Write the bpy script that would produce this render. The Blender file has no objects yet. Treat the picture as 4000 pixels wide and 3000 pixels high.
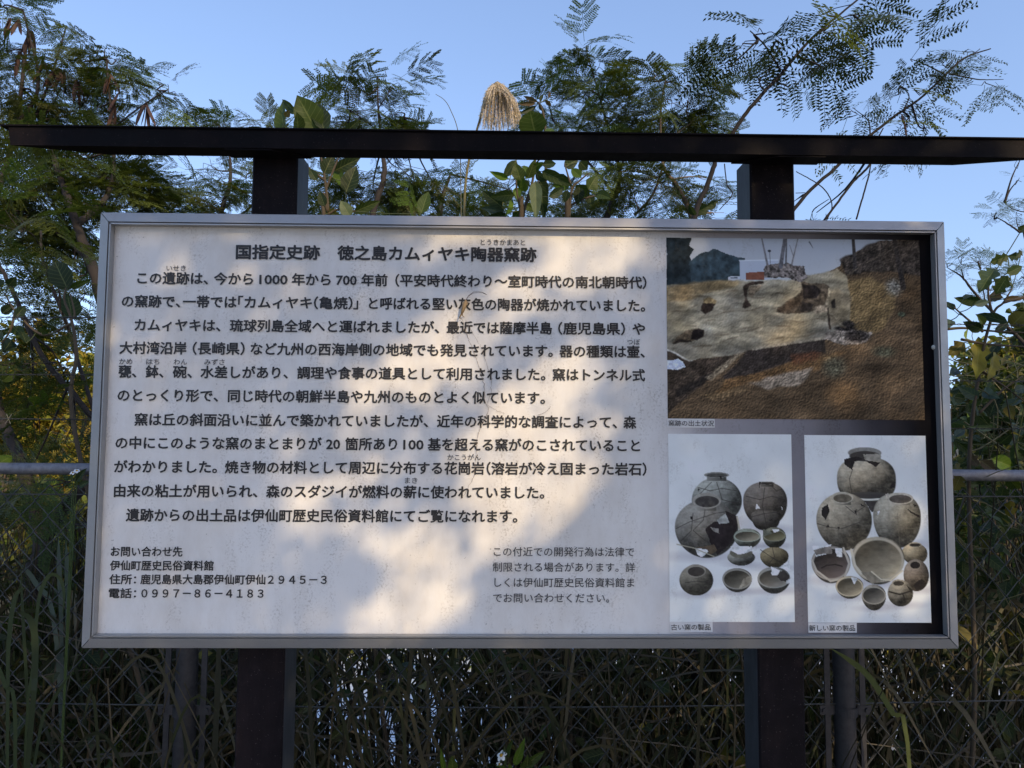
import bpy, math, random
import numpy as np
from mathutils import Vector, Matrix

# ------------------------------------------------------------------ camera, sky, sun, exposure
scene = bpy.context.scene
COL = scene.collection
ZC = 1.60                                   # height of the board's centre
CAM = np.array([-.0527, -1.4291, ZC + .0031])
PITCH, YAW, ROLL, FPX = .0628, .0163, .0060, 2667.0

def basis():
    cy, sy, cp, sp = math.cos(YAW), math.sin(YAW), math.cos(PITCH), math.sin(PITCH)
    f = np.array([sy * cp, cy * cp, sp]); r = np.array([cy, -sy, 0]); u = np.cross(r, f)
    cr, sr = math.cos(ROLL), math.sin(ROLL)
    return cr * r + sr * u, -sr * r + cr * u, f
RGT, UPV, FWD = basis()
cam_d = bpy.data.cameras.new('camera'); cam = bpy.data.objects.new('camera', cam_d); COL.objects.link(cam)
cam_d.sensor_width = 36; cam_d.lens = FPX / 4000 * 36; cam_d.clip_start = .02; cam_d.clip_end = 2000
cam.matrix_world = Matrix(((RGT[0], UPV[0], -FWD[0], CAM[0]), (RGT[1], UPV[1], -FWD[1], CAM[1]),
                           (RGT[2], UPV[2], -FWD[2], CAM[2]), (0, 0, 0, 1)))
scene.camera = cam

SUN = np.array([.45, -.75, .48]); SUN /= np.linalg.norm(SUN)      # direction towards the sun
ELEV = math.asin(SUN[2]); AZ = math.atan2(SUN[0], SUN[1])           # azimuth clockwise from +Y
world = bpy.data.worlds.new('World'); scene.world = world; world.use_nodes = True
wn = world.node_tree.nodes; wl = world.node_tree.links
sky = wn.new('ShaderNodeTexSky'); sky.sky_type = 'NISHITA'; sky.sun_disc = False
sky.sun_elevation = ELEV; sky.sun_rotation = AZ
sky.air_density = 1.55; sky.dust_density = 1.3; sky.ozone_density = 4.2; sky.altitude = 50
tint = wn.new('ShaderNodeMix'); tint.data_type = 'RGBA'; tint.blend_type = 'MULTIPLY'; tint.inputs[0].default_value = 1; tint.inputs[7].default_value = (1.02, .90, .93, 1)
tcw = wn.new('ShaderNodeTexCoord'); spw = wn.new('ShaderNodeSeparateXYZ'); cmb = wn.new('ShaderNodeCombineXYZ'); mr = wn.new('ShaderNodeMapRange')   # hazeless horizon: the sky pales less towards the ground
wl.new(tcw.outputs['Generated'], spw.inputs[0]); mr.inputs[1].default_value = -.05; mr.inputs[2].default_value = 1; mr.inputs[3].default_value = .17; mr.inputs[4].default_value = 1
wl.new(spw.outputs[2], mr.inputs[0]); wl.new(spw.outputs[0], cmb.inputs[0]); wl.new(spw.outputs[1], cmb.inputs[1]); wl.new(mr.outputs[0], cmb.inputs[2]); wl.new(cmb.outputs[0], sky.inputs[0])
wl.new(sky.outputs[0], tint.inputs[6]); wl.new(tint.outputs[2], wn['Background'].inputs[0]); wn['Background'].inputs[1].default_value = .15
sl = bpy.data.lights.new('sun', 'SUN'); sl.energy = 2.0; sl.angle = math.radians(.53); sl.color = (1, .76, .46)
so = bpy.data.objects.new('sun', sl); COL.objects.link(so)
so.rotation_euler = Vector(-SUN).to_track_quat('-Z', 'Y').to_euler(); so.location = (4, -7, 12)
scene.view_settings.view_transform = 'Standard'; scene.view_settings.look = 'None'
scene.view_settings.gamma = 1; scene.view_settings.exposure = 1.06
scene.cycles.max_bounces = 8; scene.cycles.diffuse_bounces = 3; scene.cycles.transmission_bounces = 4
scene.cycles.use_denoising = True

# ------------------------------------------------------------------ helpers
def at(px, py, Y):
    """the point at depth Y that the photograph (4000 x 3000) shows at px, py"""
    d = FWD * FPX + RGT * (px - 2000) - UPV * (py - 1500)
    return CAM + d * ((Y - CAM[1]) / d[1])
def proj(P):
    d = np.asarray(P) - CAM; w = d @ FWD
    return 2000 + FPX * (d @ RGT) / w, 1500 - FPX * (d @ UPV) / w
def rng(s): return np.random.default_rng(s)
def nrm(v):
    v = np.asarray(v, float); return v / (np.linalg.norm(v, axis=-1, keepdims=True) + 1e-12)

class MB:
    def __init__(s): s.V = []; s.C = []; s.U = []; s.F = []; s.M = []; s.n = 0
    def add(s, V, F, col=(1, 1, 1), uv=None, mat=0):
        V = np.asarray(V, float); n = len(V)
        s.V.append(V); c = np.asarray(col, float)
        s.C.append(np.broadcast_to(c, (n, 3)) if c.ndim == 1 else c)
        s.U.append(np.zeros((n, 3)) if uv is None else np.asarray(uv, float))
        groups = {}
        if isinstance(F, np.ndarray): groups[F.shape[1]] = F
        else:
            for f in F: groups.setdefault(len(f), []).append(f)
        for k, g in groups.items():
            g = np.asarray(g, int); s.F.append(g + s.n); s.M.append(np.full(len(g), mat))
        s.n += n
    def box(s, a, b, col=(1, 1, 1), mat=0):
        a, b = np.minimum(a, b), np.maximum(a, b)
        V = [(x, y, z) for x in (a[0], b[0]) for y in (a[1], b[1]) for z in (a[2], b[2])]
        s.add(V, [(0, 1, 3, 2), (4, 6, 7, 5), (0, 4, 5, 1), (2, 3, 7, 6), (0, 2, 6, 4), (1, 5, 7, 3)], col, mat=mat)
    def tube(s, P, r, n=5, col=(1, 1, 1), caps=True, mat=0, flat=1.0):
        P = np.asarray(P, float); m = len(P); r = np.broadcast_to(np.asarray(r, float), (m,))
        T = nrm(np.gradient(P, axis=0)); a = np.array([0, 0, 1.]) if abs(T[0][2]) < .9 else np.array([1., 0, 0])
        A = []; 
        for t in T:
            a = nrm(a - t * (a @ t)); A.append(a)
        A = np.array(A); B = np.cross(T, A)
        th = np.arange(n) * 2 * np.pi / n
        V = P[:, None] + r[:, None, None] * (A[:, None] * np.cos(th)[None, :, None] + flat * B[:, None] * np.sin(th)[None, :, None])
        i = np.arange(m - 1)[:, None] * n; j = np.arange(n)[None]; k = (j + 1) % n
        F = np.stack([i + j, i + k, i + n + k, i + n + j], -1).reshape(-1, 4)
        c = np.asarray(col, float)
        if c.ndim == 2: c = np.repeat(c, n, 0)
        off = s.n
        s.add(V.reshape(-1, 3), F, c, mat=mat)
        if caps:
            s.F.append(np.array([list(range(n))[::-1]]) + off); s.M.append(np.full(1, mat))
            s.F.append(np.array([list(range(n))]) + off + (m - 1) * n); s.M.append(np.full(1, mat))
    def ribbon(s, P, w, side, col=(1, 1, 1), mat=0):
        P = np.asarray(P, float); m = len(P); w = np.broadcast_to(np.asarray(w, float), (m,)); side = np.broadcast_to(side, (m, 3))
        V = np.concatenate([P - side * w[:, None] / 2, P + side * w[:, None] / 2])
        i = np.arange(m - 1); F = np.stack([i, i + 1, i + 1 + m, i + m], -1)
        uv = np.zeros((2 * m, 3)); uv[:m, 0] = -1; uv[m:, 0] = 1; uv[:, 1] = np.tile(np.linspace(0, 1, m), 2)
        c = np.asarray(col, float)
        if c.ndim == 2: c = np.concatenate([c, c])
        s.add(V, F, c, uv, mat)
    def inst(s, T, R, X, S, col, mat=0):
        """copies of a leaf template (V, F, uv, shade) at X (n,3) with axes R (n,3,3 rows x,y,z) and size S"""
        V, F, uv, sh = T; N = len(X); k = len(V)
        W = np.einsum('vi,nij->nvj', V, R) * np.asarray(S)[:, None, None] + np.asarray(X)[:, None]
        c = np.asarray(col)[:, None] * np.asarray(sh)[None, :, None]
        FF = (F[None] + (np.arange(N) * k)[:, None, None]).reshape(-1, F.shape[1])
        s.add(W.reshape(-1, 3), FF, c.reshape(-1, 3), np.tile(uv, (N, 1)), mat)
    def build(s, name, mats, parent=None, smooth=False, origin=None):
        me = bpy.data.meshes.new(name)
        V = np.concatenate(s.V); C = np.concatenate(s.C); U = np.concatenate(s.U)
        if origin is None: origin = parent_loc(parent) if parent is not None else np.zeros(3)
        V = V - origin
        me.vertices.add(len(V)); me.vertices.foreach_set('co', V.astype(np.float32).ravel())
        L = np.concatenate([f.ravel() for f in s.F]); tot = np.concatenate([np.full(len(f), f.shape[1]) for f in s.F])
        st = np.concatenate([[0], np.cumsum(tot)[:-1]])
        me.loops.add(len(L)); me.loops.foreach_set('vertex_index', L.astype(np.int32))
        me.polygons.add(len(tot)); me.polygons.foreach_set('loop_start', st.astype(np.int32)); me.polygons.foreach_set('loop_total', tot.astype(np.int32))
        me.polygons.foreach_set('material_index', np.concatenate(s.M).astype(np.int32))
        me.polygons.foreach_set('use_smooth', np.full(len(tot), smooth))
        a = me.attributes.new('Col', 'FLOAT_COLOR', 'POINT'); a.data.foreach_set('color', np.c_[C, np.ones(len(C))].astype(np.float32).ravel())
        b = me.attributes.new('luv', 'FLOAT_VECTOR', 'POINT'); b.data.foreach_set('vector', U.astype(np.float32).ravel())
        me.update(calc_edges=True); me.validate()
        for m in (mats if isinstance(mats, (list, tuple)) else [mats]): me.materials.append(m)
        o = bpy.data.objects.new(name, me); COL.objects.link(o)
        if parent is not None:
            o.parent = parent; o.location = origin - parent_loc(parent)
        else: o.location = origin
        return o
WLOC = {}
def parent_loc(p):
    if p is None: return np.zeros(3)
    return np.array(p.location) + (parent_loc(p.parent) if p.parent else 0)
def tag(o, label=None, cat=None, group=None, kind=None):
    if label: o['label'] = label
    if cat: o['category'] = cat
    if group: o['group'] = group
    if kind: o['kind'] = kind
    return o
def thing(name, loc, label, cat, group=None):
    o = bpy.data.objects.new(name, None); COL.objects.link(o); o.location = loc; o.empty_display_size = .1
    return tag(o, label, cat, group)

# ------------------------------------------------------------------ materials
class NT:
    def __init__(s, name):
        s.m = bpy.data.materials.new(name); s.m.use_nodes = True; s.t = s.m.node_tree; s.b = s.t.nodes['Principled BSDF']; s.out = s.t.nodes['Material Output']
    def n(s, typ, **kw):
        o = s.t.nodes.new('ShaderNode' + typ)
        for k, v in kw.items(): setattr(o, k, v)
        return o
    def l(s, a, b): s.t.links.new(a, b); return s
    def set(s, **kw):
        for k, v in kw.items(): s.b.inputs[k.replace('_', ' ')].default_value = v
        return s
    def math(s, op, a, b=None, clamp=False):
        o = s.n('Math', operation=op, use_clamp=clamp)
        for i, x in enumerate((a, b)):
            if x is None: continue
            if isinstance(x, (int, float)): o.inputs[i].default_value = x
            else: s.l(x, o.inputs[i])
        return o.outputs[0]
    def noise(s, scale, detail=4, rough=.6, vec=None, coord='Object', stretch=None):
        if vec is None: vec = s.n('TexCoord').outputs[coord]
        if stretch:
            mp = s.n('Mapping'); mp.inputs['Scale'].default_value = stretch; s.l(vec, mp.inputs[0]); vec = mp.outputs[0]
        o = s.n('TexNoise'); o.inputs['Scale'].default_value = scale; o.inputs['Detail'].default_value = detail; o.inputs['Roughness'].default_value = rough
        s.l(vec, o.inputs['Vector']); return o.outputs['Fac']
    def ramp(s, fac, stops):
        o = s.n('ValToRGB'); e = o.color_ramp.elements
        while len(e) < len(stops): e.new(.5)
        for i, (p, c) in enumerate(stops):
            e[i].position = p; e[i].color = (*c, 1) if len(c) == 3 else c
        s.l(fac, o.inputs[0]); return o.outputs[0]
    def mix(s, fac, a, b, blend='MIX'):
        o = s.n('Mix', data_type='RGBA', blend_type=blend)
        for i, x in ((0, fac), (6, a), (7, b)):
            if isinstance(x, (int, float)): o.inputs[i].default_value = x
            elif isinstance(x, tuple): o.inputs[i].default_value = (*x, 1)
            else: s.l(x, o.inputs[i])
        return o.outputs[2]
    def bump(s, h, strength=.3, dist=.002):
        o = s.n('Bump'); o.inputs['Strength'].default_value = strength; o.inputs['Distance'].default_value = dist
        s.l(h, o.inputs['Height']); s.l(o.outputs[0], s.b.inputs['Normal']); return s
    def base(s, c): s.l(c, s.b.inputs['Base Color']); return s

def g3(v): return (v, v, v)
def leaf_mat(name, veins=False, trans=.32, rough=.45, spec=.35):
    k = NT(name); at_ = k.n('Attribute', attribute_name='Col'); c = at_.outputs['Color']
    nz = k.noise(38, 3); c = k.mix(k.math('MULTIPLY', nz, .5), c, (.03, .045, .02))
    if veins:
        uv = k.n('Attribute', attribute_name='luv'); sp = k.n('SeparateXYZ'); k.l(uv.outputs['Vector'], sp.inputs[0])
        au = k.math('ABSOLUTE', sp.outputs[0])
        ph = k.math('FRACT', k.math('SUBTRACT', k.math('MULTIPLY', sp.outputs[1], 7.0), k.math('MULTIPLY', au, 1.5)))
        lat = k.math('LESS_THAN', k.math('ABSOLUTE', k.math('SUBTRACT', ph, .5)), .06)
        mid = k.math('LESS_THAN', au, .05)
        v = k.math('MAXIMUM', k.math('MULTIPLY', lat, .45), k.math('MULTIPLY', mid, .8))
        c = k.mix(v, c, k.mix(.28, c, (.30, .33, .13)))
    k.base(c).set(Roughness=rough); k.b.inputs['Specular IOR Level'].default_value = spec
    tr = k.n('BsdfTranslucent'); k.l(k.mix(1.0, c, (1.5, 1.5, .7), 'MULTIPLY'), tr.inputs[0])
    mx = k.n('MixShader'); mx.inputs[0].default_value = trans
    k.l(k.b.outputs[0], mx.inputs[1]).l(tr.outputs[0], mx.inputs[2]).l(mx.outputs[0], k.out.inputs[0])
    return k.m
M_LEAFLET = leaf_mat('feathery_leaf', False, .32, .5, .2)
M_LEAF = leaf_mat('broad_leaf', True, .30, .5, .18)
M_BLADE = leaf_mat('grass_blade', False, .3, .5, .3)
def bark_mat():
    k = NT('bark'); c = k.n('Attribute', attribute_name='Col').outputs['Color']
    nz = k.noise(60, 6, .7, stretch=(1, 1, .25)); k.base(k.mix(nz, k.mix(1.0, c, g3(.45), 'MULTIPLY'), k.mix(1.0, c, g3(1.5), 'MULTIPLY')))
    k.set(Roughness=.9); k.bump(nz, .6, .004); return k.m
M_BARK = bark_mat()
def paint_mat(f=1.0, nm='dark_brown_paint'):
    k = NT(nm); n1 = k.noise(22, 6, .75); n2 = k.noise(240, 3, .6); n3 = k.noise(9, 5, .7, stretch=(1, 1, .15))
    c = k.ramp(n1, [(.3, (.0030, .0027, .0030)), (.55, (.0055, .0048, .0052)), (.75, (.013, .0105, .010))])
    c = k.mix(k.math('MULTIPLY', k.math('GREATER_THAN', n2, .69), .4), c, (.09, .08, .07))
    c = k.mix(k.math('MULTIPLY', k.math('SUBTRACT', n3, .5, True), 1.2), c, (.028, .021, .02))
    c = k.mix(1.0, c, (f, f * .9, f), 'MULTIPLY'); k.base(c); k.l(k.ramp(n1, [(.3, g3(.5)), (.8, g3(.8))]), k.b.inputs['Roughness']); k.b.inputs['Specular IOR Level'].default_value = .08; k.bump(n1, .25, .003); return k.m
M_PAINT = paint_mat(.8); M_POST = paint_mat(1.6, 'post_paint')
def edge_mat():
    k = NT('side_lit_post_paint'); n1 = k.noise(40, 6, .7, stretch=(1, 1, .3))
    k.base(k.ramp(n1, [(.3, (.012, .013, .014)), (.7, (.042, .045, .048))])).set(Roughness=.6); k.bump(n1, .3, .002); return k.m
M_SIDE_LIT = edge_mat()  # post sides: sky light from the side is put into this lighter grey
def alu_mat():
    k = NT('anodised_aluminium'); n1 = k.noise(14, 6, .75); n2 = k.noise(300, 2, .5); n3 = k.noise(3, 5, .7, stretch=(.4, 1, 1)); 
    c = k.ramp(n3, [(.3, (.29, .29, .285)), (.7, (.38, .375, .365))])
    c = k.mix(k.math('MULTIPLY', k.math('SUBTRACT', n1, .55, True), 1.3), c, (.25, .25, .24))
    c = k.mix(k.math('MULTIPLY', k.math('GREATER_THAN', n2, .72), .55), c, (.12, .12, .11))
    k.base(c).set(Metallic=.45); k.l(k.ramp(n1, [(.3, g3(.36)), (.8, g3(.6))]), k.b.inputs['Roughness']); return k.m
M_ALU = alu_mat()
def galv_mat(f=1.0, nm='galvanised_steel'):
    k = NT(nm); n1 = k.noise(55, 5, .7); v = k.n('TexVoronoi'); v.inputs['Scale'].default_value = 70
    k.l(k.n('TexCoord').outputs['Object'], v.inputs['Vector'])
    c = k.ramp(n1, [(.3, (.10, .105, .12)), (.6, (.17, .175, .195)), (.8, (.09, .085, .085))]); c = k.mix(.3, c, k.ramp(v.outputs['Distance'], [(0, g3(.3)), (.8, g3(.75))]), 'SOFT_LIGHT')
    c = k.mix(1.0, c, (f if isinstance(f, tuple) else g3(f)), 'MULTIPLY'); k.base(c).set(Metallic=.35, Roughness=.6); k.bump(n1, .15, .002); return k.m
M_GALV = galv_mat()
M_STEEL = galv_mat((.23, .215, .20), 'weathered_shaded_steel')  # weathered galvanised steel; the shade low on the posts is in its colour
def wire_mat():
    k = NT('weathered_wire'); n1 = k.noise(30, 5, .7); k.base(k.ramp(n1, [(.35, (.026, .028, .026)), (.65, (.068, .071, .067))])).set(Metallic=.2, Roughness=.6); return k.m
M_WIRE = wire_mat()
def col_mat(name, rough=.7, spec=.3):
    k = NT(name); c = k.n('Attribute', attribute_name='Col').outputs['Color']; n1 = k.noise(90, 4, .6)
    k.base(k.mix(n1, k.mix(1.0, c, g3(.75), 'MULTIPLY'), k.mix(1.0, c, g3(1.2), 'MULTIPLY'))).set(Roughness=rough); k.b.inputs['Specular IOR Level'].default_value = spec; return k.m
M_COL = col_mat('natural_fibre')
# ------------------------------------------------------------------ the sign
YP = .018                                   # front of the printed panel
W2, H2 = .9, .45
sign = thing('information_board', (0, .08, 0), 'wide white information board with Japanese text and pottery photographs on two dark posts', 'sign')

def panel_mat():
    k = NT('printed_panel'); tc = k.n('TexCoord').outputs['Object']; sp = k.n('SeparateXYZ'); k.l(tc, sp.inputs[0])
    x, z = sp.outputs[0], sp.outputs[2]
    # the print: white on the left, fading to black on the right behind the three photographs
    g = k.math('DIVIDE', k.math('ADD', x, -.20), .66)
    c = k.ramp(g, [(0, (.77, .755, .72)), (.06, (.76, .745, .71)), (.15, (.68, .67, .655)), (.24, (.46, .445, .455)), (.32, (.345, .33, .345)), (.6, (.22, .21, .225)), (.82, (.050, .047, .053)), (.98, (.007, .0065, .008))])
    # weathering: mildew freckles, run-off streaks, soft brown bloom
    low = k.math('MULTIPLY', k.math('SUBTRACT', .62, z), .85, True)          # z is measured from the sign's foot: more dirt low down
    n1 = k.noise(210, 3, .65, tc); n2 = k.noise(9, 6, .72, tc, stretch=(1, 1, .45)); n3 = k.noise(24, 5, .75, tc, stretch=(1, 1, .28)); n4 = k.noise(3.2, 4, .6, tc); n5 = k.noise(90, 3, .6, tc)
    bloom = k.math('MULTIPLY', k.math('SUBTRACT', n2, .41, True), 3.2, True)
    c = k.mix(k.math('MULTIPLY', bloom, .36), c, k.mix(1.0, c, (.60, .52, .42), 'MULTIPLY'))
    fre = k.math('MULTIPLY', k.math('MULTIPLY', k.math('SUBTRACT', n1, .50, True), 9.0, True), k.math('MULTIPLY', k.math('SUBTRACT', n3, .50, True), 5.0, True))
    c = k.mix(k.math('MULTIPLY', fre, .62), c, k.mix(1.0, c, (.34, .29, .23), 'MULTIPLY'))
    sp2 = k.math('GREATER_THAN', n5, .735); c = k.mix(k.math('MULTIPLY', sp2, .5), c, k.mix(1.0, c, (.3, .28, .26), 'MULTIPLY'))
    k.base(c); k.l(k.ramp(n4, [(.3, g3(.42)), (.7, g3(.6))]), k.b.inputs['Roughness']); k.b.inputs['Specular IOR Level'].default_value = .04
    return k.m
mb = MB(); mb.box((-W2 + .004, YP, ZC - H2 + .004), (W2 - .004, YP + .016, ZC + H2 - .004))
panel = mb.build('panel', panel_mat(), sign)

# frame: four mitred aluminium rails
def rail(name, a, b, inn):
    """a, b outer corners (x,z); inn inward (x,z) per corner"""
    prof = [(0, .036), (0, .0105), (.0012, .0085), (.0218, .0010), (.0220, .0085), (.0245, .0085), (.0247, .0010), (.0275, .0006), (.0275, YP - .0015)]
    m = MB(); V = []
    for (c, s) in ((a, inn[0]), (b, inn[1])):
        for (q, y) in prof: V.append((c[0] + s[0] * q, y, ZC + c[1] + s[1] * q))
    n = len(prof); F = [(i, i + 1, n + i + 1, n + i) for i in range(n - 1)]
    m.add(V, F); return m.build('frame_rail', M_ALU, sign)
g = .0011; W2, H2 = .9052, .4528
rail('t', (-W2 + g, H2), (W2 - g, H2), ((1, -1), (-1, -1)))
rail('b', (W2 - g, -H2), (-W2 + g, -H2), ((-1, 1), (1, 1)))
rail('l', (-W2, -H2 + g), (-W2, H2 - g), ((1, 1), (1, -1)))
rail('r', (W2, H2 - g), (W2, -H2 + g), ((-1, -1), (-1, 1)))

# posts (square steel tubes) and the top beam with tapered ends
def post(xl, xr, xe, py, left):
    YB0 = .040
    a = at(xl, py, YB0)[0]; b = at(xr, py, YB0)[0]
    lo, hi = min(a, b), max(a, b)
    m = MB(); zt = at(2000, 555, -.018)[2]
    bev = .004; D = .085
    P = [(lo + bev, YB0), (hi - bev, YB0), (hi, YB0 + bev), (hi, YB0 + D), (lo, YB0 + D), (lo, YB0 + bev)]
    V = [(x, y, z) for z in (-.3, zt) for (x, y) in P]
    F = [(i, (i + 1) % 6, 6 + (i + 1) % 6, 6 + i) for i in range(6)]
    m.add(V, F[:2] + F[5:]); m.add(V, F[3:4]); m.add(V, F[2:3] + F[4:5], mat=1); m.add(V, [(0, 1, 2, 3, 4, 5)[::-1], (6, 7, 8, 9, 10, 11)])
    o = m.build('post', [M_POST, M_SIDE_LIT], sign)
    for zb_ in (ZC - .30, ZC + .30):
        m = MB(); m.box((lo + .01, YP + .017, zb_ - .02), (hi - .01, YB0 - .001, zb_ + .02)); m.build('bracket', M_GALV, o)
    return lo, hi
pl = post(982, 1160, 1203, 740, True)
pr = post(2931, 3105, 2880, 740, False)
YB = -.018; D1 = .045
zt = at(2000, 520, YB)[2]; zb = at(2000, 592, YB)[2]
xl = at(40, 572, YB)[0]; xr = 1.125
m = MB(); tp = .185
# fascia with a thin cap; the soffit is cut back towards the rear at both ends
m.add([(xl, YB, zb), (xr, YB, zb), (xr - tp, YB + D1, zb), (xl + tp, YB + D1, zb), (xl - .006, YB, zt), (xr + .006, YB, zt), (xr - tp, YB + D1, zt), (xl + tp, YB + D1, zt)],
      [(0, 1, 5, 4), (3, 2, 1, 0), (2, 3, 7, 6), (1, 2, 6, 5), (3, 0, 4, 7), (4, 5, 6, 7)])
beam = m.build('top_beam', M_PAINT, sign)
m = MB(); m.box((xl - .022, YB - .004, zt + .0005), (xr + .022, YB + D1 + .02, zt + .0035)); m.build('cap_plate', M_PAINT, beam)
m = MB(); m.box((xl + .003, YB - .0012, zb + .0004), (xr - .003, YB - .0004, zb + .0014)); m.build('lower_edge', M_POST, beam)
for (f, r, s) in (((1060, 579), (1218, 610), -1), ((3045, 602), (2855, 630), 1)):
    a = at(*f, YB); xa = a[0]; xb = at(*r, YB + D1)[0]; m = MB()
    xo = xa + s * .10; zz = zb - .0005
    V = [(xa, YB + .001, zz), (xb, YB + D1 - .001, zz), (xo, YB + D1 - .001, zz), (xo, YB + .001, zz)]
    V += [(x, y, z - .003) for x, y, z in V]
    m.add(V, [(0, 1, 2, 3), (7, 6, 5, 4), (0, 4, 5, 1), (1, 5, 6, 2), (2, 6, 7, 3), (3, 7, 4, 0)]); m.build('seat_plate', M_PAINT, beam)

# ---- lettering
INK = NT('black_lettering').set(Roughness=.5); INK.base(INK.ramp(INK.noise(120, 4, .6), [(.35, (.012, .011, .012)), (.75, (.03, .027, .026))])); INK = INK.m
INK2 = NT('grey_lettering').set(Roughness=.5); INK2.base(INK2.ramp(INK2.noise(120, 4, .6), [(.35, (.045, .043, .045)), (.75, (.07, .066, .065))])); INK2 = INK2.m
Z3 = (300, 800); Z4 = (1400, 800); Z5 = (300, 1600); Z6 = (1400, 1600); KZ = 1200 / 2212
def pnt(zone, zx, zy, k=KZ):
    p = at(zone[0] + zx * k, zone[1] + zy * k, YP); return p[0], p[2]
DG = None
def glyphs(txt, bold):
    c = bpy.data.curves.new('lettering', 'FONT'); c.body = txt; c.resolution_u = 2; c.size = 1
    o = bpy.data.objects.new('lettering', c); COL.objects.link(o)
    dg = bpy.context.evaluated_depsgraph_get(); me = bpy.data.meshes.new_from_object(o.evaluated_get(dg))
    V = np.zeros(len(me.vertices) * 3, np.float32); me.vertices.foreach_get('co', V); V = V.reshape(-1, 3)[:, :2].astype(float)
    F = [tuple(p.vertices) for p in me.polygons]
    bpy.data.objects.remove(o); bpy.data.curves.remove(c); bpy.data.meshes.remove(me)
    return V, F
def line(segs, size, bold, mat, y=YP - .0012, parent=panel, name='lettering', level=True):
    """segs: (text, zone, x0, y0, zone, x1, y1): the ink's left and right ends and its centre line"""
    E = []
    for s in segs:
        k = s[7] if len(s) > 7 else KZ
        E.append((pnt(s[1], s[2], s[3], k), pnt(s[4], s[5], s[6], k)))
    zc = np.mean([e[i][1] for e in E for i in (0, 1)])
    for s, (a, b) in zip(segs, E):
        m = MB(); V, F = glyphs(s[0], bold); x0, x1 = V[:, 0].min(), V[:, 0].max()
        X = a[0] + (V[:, 0] - x0) * (b[0] - a[0]) / (x1 - x0)
        st = [(0, 0)] + ([(bold * math.cos(t), bold * math.sin(t)) for t in np.arange(8) * math.pi / 4] if bold > .003 else [])
        for q, (ox, oz) in enumerate(st): m.add(np.c_[X + ox * size, np.full(len(X), y - q * 3e-5), zc + (V[:, 1] - .365 + oz) * size], F)
        m.build(name, mat, parent)
PX = 1.8 / 3370.0                           # metres per photograph pixel on the board
T = [[("国指定史跡", Z3, 1150, 340, Z3, 1750, 344), ("徳之島カムィヤキ陶器窯跡", Z3, 1880, 347, Z4, 1280, 367)]]
for s in T: line(s, 62 * PX, .032, INK)
BODY = [
 [("この遺跡は、", Z3, 440, 527, Z3, 945, 530), ("今から", Z3, 992, 531, Z3, 1270, 534), ("1000", Z3, 1318, 535, Z3, 1517, 537), ("年から", Z3, 1552, 537, Z3, 1828, 540), ("700", Z3, 1870, 541, Z3, 2015, 543), ("年前", Z3, 2052, 545, Z4, 208, 550), ("（平安時代終わり～室町時代の南北朝時代）", Z4, 268, 552, Z4, 2072, 568)],
 [("の窯跡で、", Z3, 328, 695, Z3, 745, 698), ("一帯では", Z3, 768, 698, Z3, 1150, 702), ("「カムィヤキ", Z3, 1165, 702, Z3, 1692, 708), ("（亀焼）", Z3, 1710, 708, Z3, 1985, 712), ("」と呼ばれる堅い灰色の陶器が焼かれていました。", Z3, 1995, 712, Z4, 2062, 730)],
 [("カムィヤキは、", Z3, 420, 865, Z3, 1035, 868), ("琉球列島全域へと運ばれましたが、", Z3, 1105, 869, Z4, 580, 884), ("最近では薩摩半島", Z4, 638, 884, Z4, 1392, 892), ("（鹿児島県）", Z4, 1440, 893, Z4, 1918, 897), ("や", Z4, 1975, 897, Z4, 2062, 898)],
 [("大村湾沿岸", Z3, 312, 1030, Z3, 790, 1033), ("（長崎県）", Z3, 838, 1035, Z3, 1208, 1037), ("など九州の西海岸側の地域でも発見されています。", Z3, 1255, 1038, Z4, 1398, 1055), ("器の種類は壷、", Z4, 1450, 1057, Z4, 2060, 1062)],
 [("甕、", Z3, 305, 1200, Z3, 430, 1201), ("鉢、", Z3, 500, 1202, Z3, 625, 1203), ("碗、", Z3, 695, 1203, Z3, 830, 1204), ("水差しがあり、", Z3, 895, 1205, Z3, 1520, 1210), ("調理や食事の道具として利用されました。", Z3, 1590, 1211, Z4, 1345, 1225), ("窯はトンネル式", Z4, 1400, 1226, Z4, 2062, 1232)],
 [("のとっくり形で、", Z3, 298, 1372, Z3, 1018, 1376), ("同じ時代の朝鮮半島や九州のものとよく似ています。", Z3, 1092, 1377, Z4, 1342, 1393)],
 [("窯は丘の斜面沿いに並んで築かれていましたが、", Z3, 420, 1545, Z4, 500, 1559), ("近年の科学的な調査によって、", Z4, 568, 1560, Z4, 1860, 1568), ("森", Z4, 1910, 1569, Z4, 1998, 1569)],
 [("の中にこのような窯のまとまりが", Z5, 283, 240, Z5, 1762, 247), ("20", Z5, 1798, 247, Z5, 1895, 247), ("箇所あり", Z5, 1935, 248, Z6, 278, 250), ("100", Z6, 326, 251, Z6, 468, 252), ("基を超える窯がのこされていること", Z6, 502, 252, Z6, 2025, 262)],
 [("がわかりました。", Z5, 273, 412, Z5, 1010, 415), ("焼き物の材料として周辺に分布する花崗岩", Z5, 1070, 416, Z6, 905, 423), ("（溶岩が冷え固まった岩石）", Z6, 925, 423, Z6, 2072, 430)],
 [("由来の粘土が用いられ、", Z5, 272, 588, Z5, 1300, 590), ("森のスダジイが燃料の薪に使われていました。", Z5, 1367, 590, Z6, 1337, 595)],
 [("遺跡からの出土品は伊仙町歴史民俗資料館にてご覧になれます。", Z5, 358, 764, Z6, 1143, 766)]]
for s in BODY: line(s, 52.5 * PX, .026, INK)
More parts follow.
